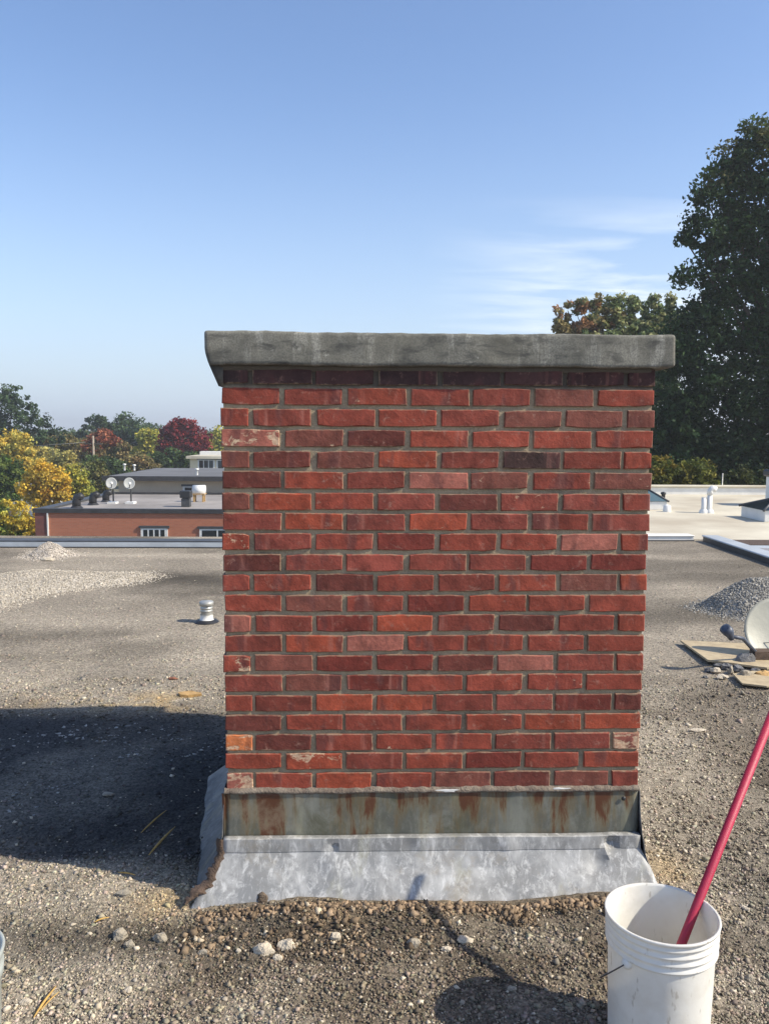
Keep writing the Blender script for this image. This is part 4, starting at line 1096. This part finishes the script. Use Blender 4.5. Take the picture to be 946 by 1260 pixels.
def turbine(px_, py_, Yv, w_, h_, label):
    C_ = at(px_, py_, Yv); o_ = empty('gooseneck_vent', (C_.x, Yv, zt)); tag(o_, label, 'roof vent', 'black roof vents on the red brick building')
    tube('duct', [Vector((0, 0, 0)), Vector((0, 0, h_*.55)), Vector((w_*.12, 0, h_*.8)), Vector((w_*.45, 0, h_*.93)), Vector((w_*.8, -.02, h_*.8))], [w_*.48, w_*.48, w_*.5, w_*.42, w_*.3], M_BLACK, o_, 14)
    lathe('collar', [(w_*.75, 0), (w_*.55, .08), (w_*.5, .1)], M_BLACK, o_, 14)
turbine(94, 612, 40.6, .42, .62, 'largest black gooseneck vent nearest the left front of the brick building roof')
turbine(114, 606, 42.3, .40, .58, 'middle black gooseneck vent on the brick building roof')
turbine(130, 603, 44.2, .38, .55, 'black gooseneck vent just behind the left white dish')
C_ = at(245, 607, 44.5); u = empty('air_conditioner', (C_.x, 44.5, zt)); tag(u, 'white round-topped air conditioning unit on a wooden stand on the brick building roof', 'air conditioner')
bm = bmesh.new(); r_ = .30
for s_ in (-.5, .5):
    pass
tube('casing', [(-.32, 0, .62), (.32, 0, .62)], .27, M_WHITE, u, 20)
for x_ in (-.24, .24):
    for y_ in (-.18, .18): box('leg', x_-.04, x_+.04, y_-.04, y_+.04, 0, .40, M_WOOD, u)
box('tray', -.34, .34, -.26, .26, .40, .44, M_WOOD, u)
C_ = at(229, 612, 41.5); u = empty('exhaust_stack', (C_.x, 41.5, zt)); tag(u, 'square dark grey exhaust stack in front of the air conditioner', 'exhaust vent')
box('stack', -.20, .20, -.2, .2, 0, .42, M_COPING, u); box('hood', -.26, .26, -.26, .26, .45, .80, M_BLACK, u, .03); box('neck', -.15, .15, -.15, .15, .42, .45, M_BLACK, u)

zb_ = -1.2
be = bd('beige_building', 'beige building with overhanging dark grey roof behind the red brick one', (-8, 56, GZ))
xl2 = at(146, 600, 50.6).x
bxw('wall', xl2, 8, 50.6, 61.5, GZ, zb_-.25, M_BEIGE, be)
bxw('roof', xl2-.75, 8.4, 50.1, 62.0, zb_-.247, zb_-.05, M_FAR_ROOF2, be)
bxw('fascia', xl2-.80, 8.45, 49.98, 50.097, zb_-.28, zb_, M_DARKMETAL, be)
a_ = at(225, 601, 50.6); window(be, a_.x, a_.x+1.25, a_.z-.75, a_.z, 50.6, 2)
for (px_, py_, hh_, lb) in ((153, 579, .35, 'thin white pipe, left one of two close together on the beige building roof'), (165, 580, .3, 'stubby white vent, right one of the close pair on the beige building roof'), (242, 583, .3, 'white pipe standing alone on the beige building roof toward the chimney')):
    Yp = 52.5 if px_ > 200 else 58.0
    C_ = at(px_, py_, Yp); tag(lathe('roof_pipe', [(.07, 0), (.07, hh_), (.12, hh_+.02), (.12, hh_+.1), (0, hh_+.12)], M_WHITE, None, 10, True, Vector((C_.x, Yp, zb_-.05))), lb, 'vent pipe', 'pipes on the beige roof')
cr_ = bd('cream_building', 'small cream stucco building with flat white roof edge beyond the beige one', (-14, 84, GZ))
a_ = at(233, 563, 80); ztop = a_.z
bxw('wall', a_.x, 4, 80, 90, GZ, ztop-.3, M_CREAM, cr_)
bxw('roof', a_.x-.3, 4.3, 79.7, 90.3, ztop-.297, ztop-.05, M_WHITE_MEMB, cr_)
w_ = at(243, 568, 80); window(cr_, w_.x, w_.x+1.6, w_.z-.85, w_.z, 80, 3)
w_ = at(266, 568, 80); window(cr_, w_.x, w_.x+.8, w_.z-1.0, w_.z, 80, 1)
C_ = at(259, 560, 84); tag(box('rooftop_unit', C_.x-1.0, C_.x+1.2, 83.5, 85, ztop-.05, ztop+.3, M_WHITE), 'long white rooftop unit on the cream building', 'rooftop unit')

# far houses glimpsed between the trees
def house(px_, py_, Yv, wpx, hpx, wallm, roofm, label):
    a_ = at(px_-wpx/2, py_+hpx/2, Yv); b_ = at(px_+wpx/2, py_-hpx/2, Yv); W_ = b_.x-a_.x; cx_ = (a_.x+b_.x)/2
    o_ = empty('house', (cx_, Yv+3, GZ)); tag(o_, label, 'house')
    zt_ = b_.z; box('wall', -W_/2, W_/2, -3, 3, 0, zt_-GZ-.9, wallm, o_)
    pyobj('roof', [(-W_/2-.3, -3.3, zt_-GZ-.9), (W_/2+.3, -3.3, zt_-GZ-.9), (W_/2+.3, 3.3, zt_-GZ-.9), (-W_/2-.3, 3.3, zt_-GZ-.9), (-W_/2, 0, zt_-GZ+.1), (W_/2, 0, zt_-GZ+.1)],
          [(0, 1, 5, 4), (1, 2, 5), (2, 3, 4, 5), (3, 0, 4), (3, 2, 1, 0)], roofm, o_)
    f_ = box('window', -W_*.3, -W_*.05, -3.03, -3.003, zt_-GZ-2.3, zt_-GZ-1.3, M_GLASS_DK, o_)
    f_ = box('window', W_*.1, W_*.35, -3.03, -3.003, zt_-GZ-2.3, zt_-GZ-1.3, M_GLASS_DK, o_)
house(32, 563, 95, 34, 16, M_WHITE, M_COPING, 'white house glimpsed among yellow trees at far left')
house(84, 572, 110, 26, 14, M_CREAM, M_TAR, 'cream house glimpsed between the orange and yellow trees')
house(163, 561, 150, 26, 12, M_WHITE, M_WHITE_MEMB, 'pale flat white house behind the trees left of the dark red maple')
# utility pole and wire
P = at(114, 540, 88); up = empty('utility_pole', (P.x, 88, GZ)); tag(up, 'slender wooden utility pole standing in front of the orange topped tree', 'utility pole')
tube('shaft', [(0, 0, 0), (0, 0, P.z-GZ)], [.16, .10], simple('grey_timber', (.35, .29, .22), .9), up, 8)
box('crossarm', -.9, .9, -.06, .06, P.z-GZ-.9, P.z-GZ-.75, M_BARK, up)
tube('cable', [Vector((-.8, 0, P.z-GZ-.7)), Vector((-9, -1, P.z-GZ-1.3)), Vector((-22, -3, P.z-GZ-1.0))], .035, M_COPING, up, 5)

# ------------------------------------------------------------------ trees
def leaves(name, blobs, Yv, nclump, per, leaf, clump_r, palette, parent, seed, depth=.8, outer=.45, weights=None):
    """blobs: (px,py,rx,ry[,palette index]) in the photo, set at distance Yv"""
    rs_ = np.random.RandomState(seed); Cs, Ci = [], []
    sc_ = Yv/F
    area = np.array([b_[2]*b_[3] for b_ in blobs], float); area /= area.sum()
    for b_, ar in zip(blobs, area):
        c_ = at(b_[0], b_[1], Yv); n_ = max(3, int(nclump*ar))
        d_ = rs_.normal(size=(n_, 3)); d_ /= np.linalg.norm(d_, axis=1, keepdims=True)
        r_ = rs_.uniform(outer**3, 1, n_)**(1/3)
        rx, ry = b_[2]*sc_*1.0, b_[3]*sc_*1.0; rd = (rx*ry)**.5*depth
        Cs.append(np.array([c_.x, c_.y, c_.z])+d_*r_[:, None]*np.array([rx, rd, ry])); Ci += [b_[4] if len(b_) > 4 else 0]*n_
    Cs = np.concatenate(Cs); Ci = np.array(Ci); n_ = len(Cs)
    pal = np.array(palette)       # (groups, variants, 3)
    ct = pal[Ci, rs_.randint(0, pal.shape[1], n_)]*rs_.uniform(.75, 1.25, (n_, 1))
    cr = clump_r*rs_.uniform(.5, 1.5, n_)
    dd = rs_.normal(size=(n_*per, 3)); dd /= np.linalg.norm(dd, axis=1, keepdims=True)
    P_ = np.repeat(Cs, per, 0)+dd*(rs_.rand(n_*per, 1)**.45)*np.repeat(cr, per)[:, None]*np.array([1.15, 1.15, .85])
    tt_ = np.repeat(ct, per, 0)*rs_.uniform(.7, 1.35, (n_*per, 1))
    m_ = len(P_); nn = rs_.normal(size=(m_, 3)); nn[:, 2] += .7; nn /= np.linalg.norm(nn, axis=1, keepdims=True)
    a_ = np.cross(nn, rs_.normal(size=(m_, 3))); a_ /= np.linalg.norm(a_, axis=1, keepdims=True); bb = np.cross(nn, a_)
    L = leaf*rs_.uniform(.6, 1.35, (m_, 1))
    V_ = np.stack([P_-a_*L*.6, P_-bb*L*.34+nn*L*.08, P_+a_*L*.6, P_+bb*L*.34+nn*L*.08], 1)
    V_ -= np.array(parent.location)[None, None]
    me_ = npmesh(name, V_.reshape(-1, 3), (np.arange(m_*4).reshape(-1, 4), 4), np.repeat(tt_, 4, 0))
    o_ = link(name, me_, M_LEAF, parent); return o_
def tree(name, label, blobs, Yv, pal, nclump=70, per=70, leaf=None, clump_r=None, seed=1, group=None, trunk_px=None, cat='tree', limbs=True, depth=.8, outer=.45, gz=GZ):
    sc_ = Yv/F; xs_ = [b_[0] for b_ in blobs]
    if trunk_px is None: trunk_px = sum(b_[0]*b_[2]*b_[3] for b_ in blobs)/sum(b_[2]*b_[3] for b_ in blobs)
    base = at(trunk_px, 600, Yv); root_ = empty(name, (base.x, Yv, gz)); tag(root_, label, cat, group)
    top = min(blobs, key=lambda b_: b_[1]); zt_ = at(top[0], top[1], Yv).z-gz
    size = max(b_[2] for b_ in blobs)*sc_
    r0 = max(.05, .035*zt_)
    zt_ *= .9; tube('trunk', [Vector((0, 0, 0)), Vector((.1, 0, zt_*.35)), Vector((-.1, .1, zt_*.7)), Vector((0, 0, zt_))], [r0, r0*.7, r0*.3, r0*.05], M_BARK, root_, 9)
    if limbs:
        bm_ = bmesh.new()
        for i, b_ in enumerate(blobs[:14]):
            c_ = at(b_[0], b_[1], Yv)-Vector((base.x, Yv, gz)); h0 = max(.3*zt_, min(zt_*.75, c_.z*.6)); s_ = Vector((0, 0, h0)); mid = s_.lerp(c_, .5)+Vector((0, 0, -.05*size))
            pts_ = [s_, mid, c_]; rr_ = [r0*.3, r0*.14, r0*.03]
            base_i = []
            for p_, q_ in zip(pts_, rr_):
                base_i.append([bm_.verts.new(p_+Vector((q_*math.cos(a), q_*math.sin(a), 0))) for a in (0, 1.257, 2.513, 3.77, 5.027)])
            for k_ in range(2):
                for j_ in range(5): bm_.faces.new((base_i[k_][j_], base_i[k_][(j_+1) % 5], base_i[k_+1][(j_+1) % 5], base_i[k_+1][j_]))
        bmobj('limbs', bm_, M_BARK, root_, True)
    leaves('crown', blobs, Yv, nclump, per, leaf or sc_*3.2, clump_r or sc_*6, pal, root_, seed, depth, outer)
    return root_
G_DK = [[(.05, .085, .035), (.07, .11, .045), (.04, .065, .035)]]
G_MD = [[(.06, .10, .03), (.08, .12, .035), (.05, .08, .03)]]
G_OL = [[(.13, .13, .04), (.10, .12, .035), (.17, .15, .05)]]
G_YG = [[(.36, .35, .06), (.26, .29, .06), (.44, .39, .07)]]
G_Y = [[(.62, .42, .05), (.70, .45, .06), (.52, .38, .07)]]
G_RD = [[(.20, .025, .03), (.14, .018, .025), (.26, .04, .04)]]
GT = 'autumn trees beyond the roofs at left'
tree('broadleaf_tree', 'tall grey-green tree rising highest at the far left edge', [(10, 520, 46, 34), (45, 535, 34, 22), (-20, 530, 40, 40), (16, 500, 24, 20), (55, 545, 25, 15), (-5, 500, 30, 20)], 95, G_DK, 190, 60, seed=31, group=GT)
tree('broadleaf_tree', 'rounded dark green tree left of the dark red maple on the skyline', [(128, 540, 28, 26), (150, 537, 25, 23), (112, 545, 18, 20)], 125, G_DK, 130, 60, seed=32, group=GT)
tree('broadleaf_tree', 'dark green tree crown touching the rounded one, nearer the red maple', [(165, 540, 20, 22), (178, 548, 18, 20), (160, 560, 26, 18)], 122, G_DK, 110, 60, seed=33, group=GT)
tree('broadleaf_tree', 'small hazy green tree on the skyline just left of the dark red maple', [(190, 536, 13, 12), (196, 545, 12, 12)], 170, G_MD, 40, 50, seed=34, group=GT)
tree('maple_tree', 'dark red maple standing above the cream building', [(225, 540, 26, 20), (210, 548, 16, 20), (240, 548, 18, 18), (222, 528, 16, 10), (245, 562, 10, 14)], 100, G_RD, 170, 60, seed=35, group=GT)
tree('broadleaf_tree', 'mid green bushy tree in front of the red maple beside the cream building', [(212, 570, 16, 15), (196, 574, 14, 14), (230, 572, 14, 14), (190, 590, 18, 14), (215, 588, 20, 12)], 90, G_MD, 150, 50, seed=36, group=GT)
tree('broadleaf_tree', 'bright yellow-green tree at the left foot of the red maple', [(182, 548, 13, 16), (178, 562, 16, 12), (188, 540, 8, 8)], 105, G_YG, 80, 50, seed=37, group=GT)
tree('broadleaf_tree', 'yellow-green tree between the red maple and the chimney', [(266, 545, 14, 14), (275, 552, 16, 14), (262, 556, 12, 8)], 112, G_YG, 80, 50, seed=38, group=GT)
tree('maple_tree', 'orange-red topped tree with greenish lower crown by the utility pole', [(127, 545, 20, 11, 0), (116, 552, 13, 12, 0), (125, 565, 22, 14, 1), (145, 560, 15, 14, 1), (150, 575, 18, 12, 1)], 92,
     [[(.27, .08, .045), (.32, .12, .06), (.22, .09, .05)], [(.20, .15, .06), (.14, .14, .05), (.10, .12, .04)]], 160, 50, seed=39, group=GT)
tree('broadleaf_tree', 'brownish olive tree on the skyline between the tall left tree and the rounded one', [(80, 552, 24, 12), (62, 556, 18, 12), (98, 557, 18, 12), (75, 568, 25, 12)], 100,
     [[(.20, .16, .06), (.15, .14, .05), (.26, .20, .07)]], 130, 50, seed=40, group=GT)
tree('broadleaf_tree', 'low dark green tree line crown between the two skyline trees', [(75, 545, 22, 9), (98, 543, 18, 9), (58, 542, 14, 10)], 135, G_DK, 60, 50, seed=41, group=GT)
tree('broadleaf_tree', 'golden yellow tree crown against the left edge above the green one', [(15, 558, 28, 20), (-8, 562, 26, 22), (32, 575, 16, 16), (22, 545, 14, 8)], 72, [[(.60, .44, .08), (.46, .38, .08), (.34, .32, .08)]], 190, 55, seed=42, group=GT)
tree('broadleaf_tree', 'deep green tree against the left edge below the golden crown', [(8, 590, 24, 24), (-12, 600, 24, 30), (14, 610, 20, 18)], 62, [[(.09, .15, .03), (.06, .10, .025), (.14, .18, .04)]], 170, 55, seed=43, group=GT)
tree('maple_tree', 'most vivid orange-yellow maple beside the corner of the red brick building', [(58, 594, 24, 20), (70, 602, 20, 18), (42, 605, 20, 18), (60, 615, 26, 14), (50, 580, 12, 10)], 58, G_Y, 200, 60, seed=44, group=GT)
tree('broadleaf_tree', 'lowest yellow and green tree in the corner next to the red brick wall', [(18, 640, 28, 20, 0), (32, 655, 20, 18, 0), (5, 655, 24, 22, 1), (-15, 640, 24, 30, 1), (20, 672, 34, 14, 1)], 44,
     [[(.60, .45, .06), (.42, .38, .07), (.66, .49, .07)], [(.22, .28, .06), (.32, .34, .07), (.14, .19, .04)]], 210, 60, seed=45, group=GT)
tree('broadleaf_tree', 'yellow-green tree behind the black gooseneck vents', [(97, 597, 13, 17), (90, 608, 14, 12), (104, 608, 12, 10), (86, 585, 8, 10)], 66, [[(.34, .32, .05), (.24, .26, .045), (.42, .36, .05)]], 110, 50, seed=46, group=GT)
tree('broadleaf_tree', 'olive tree between the vents and the left white dish', [(118, 592, 13, 16), (112, 603, 14, 12), (126, 603, 12, 8), (118, 580, 10, 8)], 70, G_OL, 110, 50, seed=47, group=GT)
tree('broadleaf_tree', 'dark green shrubby tree at the left end of the beige building', [(130, 578, 16, 11), (146, 582, 16, 9), (118, 572, 12, 8)], 84, G_MD, 90, 50, seed=48, group=GT)
tree('broadleaf_tree', 'faded orange-brown low tree just above the beige building roof', [(172, 572, 15, 10), (160, 578, 14, 8), (182, 580, 12, 8)], 88, [[(.30, .20, .08), (.24, .19, .07), (.18, .16, .06)]], 80, 50, seed=49, group=GT)
tree('broadleaf_tree', 'pale yellow-green tree crown under the tall left tree', [(50, 566, 24, 10), (68, 580, 22, 12), (88, 574, 16, 10), (30, 578, 14, 10)], 84, [[(.38, .33, .11), (.30, .29, .10), (.45, .38, .11)]], 140, 50, seed=50, group=GT)

# far woods band to the horizon
rsf = np.random.RandomState(77); Vw = []
n = 5200
Yw = rsf.uniform(160, 520, n); Xw = rsf.uniform(-.60, .60, n)*Yw
hgtw = rsf.uniform(2.5, 8.0, n); zc_ = GZ-0.0006*(Yw-60)+hgtw
cols_w = np.array([(.06, .09, .04), (.05, .08, .035), (.12, .12, .05), (.20, .15, .05), (.08, .11, .04)])[rsf.randint(0, 5, n)]*rsf.uniform(.8, 1.2, (n, 1))
per = 26
P_ = np.repeat(np.stack([Xw, Yw, zc_], -1), per, 0)+rsf.normal(size=(n*per, 3))*np.array([2.6, 2.6, 1.2])
L = np.repeat(Yw*.0042, per)[:, None]*rsf.uniform(.6, 1.3, (n*per, 1))
nn = rsf.normal(size=(n*per, 3)); nn /= np.linalg.norm(nn, axis=1, keepdims=True); a_ = np.cross(nn, rsf.normal(size=nn.shape)); a_ /= np.linalg.norm(a_, axis=1, keepdims=True); bb = np.cross(nn, a_)
V_ = np.stack([P_-a_*L*.6, P_-bb*L*.4, P_+a_*L*.6, P_+bb*L*.4], 1)
me = npmesh('far_woods', V_.reshape(-1, 3), (np.arange(n*per*4).reshape(-1, 4), 4), np.repeat(np.repeat(cols_w, per, 0)*rsf.uniform(.8, 1.25, (n*per, 1)), 4, 0))
tag(link('far_woods', me, M_LEAF), 'mass of far-off town trees reaching to the horizon', 'woods', kind='stuff')

# big dark tree at right, the maple behind the chimney and the hedge line
G_BIG = [[(.024, .052, .018), (.036, .068, .023), (.018, .040, .015)], [(.075, .10, .03), (.06, .09, .03), (.11, .11, .04)]]
big = [(938, 165, 16, 32, 1), (975, 185, 32, 46, 1), (924, 155, 9, 14, 1), (910, 172, 10, 7), (888, 188, 11, 11, 1), (912, 205, 26, 22), (893, 212, 18, 20), (870, 222, 15, 14, 1), (862, 238, 12, 12), (885, 245, 24, 22),
       (935, 235, 26, 32), (852, 268, 14, 10), (846, 284, 12, 9), (838, 290, 8, 6), (872, 278, 22, 18), (905, 275, 28, 26), (942, 290, 30, 34), (858, 300, 12, 7), (880, 312, 22, 18), (848, 334, 12, 7), (866, 346, 16, 12),
       (838, 338, 6, 4), (905, 335, 34, 28), (945, 350, 36, 32), (880, 370, 26, 20), (852, 378, 18, 14), (838, 400, 22, 16), (862, 410, 34, 24), (905, 400, 40, 36), (950, 420, 40, 44),
       (835, 440, 30, 30), (870, 465, 46, 40), (920, 480, 50, 50), (830, 490, 30, 34), (820, 540, 30, 40), (860, 540, 44, 44), (910, 560, 50, 44), (955, 540, 40, 60), (812, 585, 26, 26),
       (1015, 235, 56, 80), (1020, 320, 70, 100), (1010, 470, 70, 90), (1080, 300, 70, 110), (1090, 420, 80, 120)]
tree('broadleaf_tree', 'huge dark green tree filling the right side of the picture behind the white roof', big, 36, G_BIG, 1900, 80, leaf=.17, clump_r=.46, seed=61, trunk_px=985, depth=.75, outer=.2)
MAP = [[(.40, .22, .11), (.31, .25, .11), (.25, .26, .11)], [(.24, .28, .12), (.19, .24, .10), (.32, .32, .15)]]
mp_ = [(684+i*9.5+(i*37 % 5), 380+abs(i-8)*1.1-(i*53 % 7)*2, 2.4, 15, 0 if i < 6 else 1) for i in range(17)]+[(725, 400, 22, 12, 0), (700, 404, 18, 7, 0), (748, 388, 14, 14, 0), (768, 398, 18, 13, 1), (795, 397, 16, 14, 1), (818, 396, 14, 13, 1), (835, 396, 12, 12, 1), (740, 425, 50, 22, 1), (800, 425, 50, 24, 1),
       (760, 470, 70, 34, 1), (715, 372, 5, 8, 0), (732, 370, 4, 7, 0), (750, 370, 4, 8, 1), (775, 370, 5, 8, 1), (800, 368, 5, 8, 1), (822, 370, 5, 9, 1), (686, 398, 7, 4, 0)]
tree('maple_tree', 'spiky topped maple, orange at left and green at right, peeking over the chimney cap', mp_, 48, MAP, 1500, 40, leaf=.19, clump_r=.22, seed=62, trunk_px=765)
tree('broadleaf_tree', 'dark tree behind the white roof between the big dark tree and the chimney', [(810, 500, 30, 44), (845, 540, 40, 40), (800, 560, 40, 40), (880, 570, 50, 34), (930, 580, 50, 30), (780, 470, 30, 40)], 42, G_DK, 420, 60, leaf=.17, clump_r=.35, seed=63)
def shrub(label, blobs, Yv, pal, seed, nclump=90):
    return tree('shrub', label, blobs, Yv, pal, nclump, 55, leaf=.11, clump_r=.18, seed=seed, cat='shrub', group='shrubs along the back of the white roof', limbs=False)
shrub('yellow-orange shrub next to the right edge of the chimney above the white roof', [(808, 582, 14, 22), (818, 572, 10, 12), (806, 600, 16, 12)], 29, [[(.22, .17, .03), (.15, .15, .03), (.10, .12, .025)]], 71)
shrub('yellow-green shrub in the middle behind the pair of white vent pipes', [(845, 582, 20, 22), (860, 575, 14, 14), (832, 590, 14, 18), (870, 592, 14, 14), (850, 603, 30, 10)], 29.5, [[(.15, .16, .03), (.09, .11, .025), (.20, .18, .035)]], 72, 140)
shrub('dull dark shrub near the right edge behind the dark skylight', [(895, 592, 20, 14), (915, 585, 18, 18), (940, 590, 18, 16), (880, 600, 20, 8)], 30, [[(.06, .08, .025), (.04, .06, .02), (.08, .09, .03)]], 73)
P = at(888, 578, 28.5); tag(tube('aerial_mast', [(0, 0, 0), (0, 0, P.z-at(888, 612, 28.5).z+3)], .02, M_VENT, None, 8), 'thin pale mast standing against the dark tree at right', 'mast'); bpy.data.objects['aerial_mast'].location = (P.x, 28.5, at(888, 612, 28.5).z-3)


# ------------------------------------------------------------------ haze
bm = bmesh.new(); bx(bm, -4200, 4200, -150, 3200, GZ-6, 34)
bmesh.ops.recalc_face_normals(bm, faces=bm.faces[:])
mh = bpy.data.materials.new('thin_air_haze'); mh.use_nodes = True; nh = mh.node_tree; nh.nodes.clear()
oh = N(nh, 'ShaderNodeOutputMaterial'); pv = N(nh, 'ShaderNodeVolumePrincipled'); nh.links.new(pv.outputs[0], oh.inputs['Volume'])
pv.inputs['Color'].default_value = (.93, .97, 1.0, 1); pv.inputs['Density'].default_value = 0.0008; pv.inputs['Anisotropy'].default_value = .2
tag(bmobj('haze', bm, mh), kind='stuff')
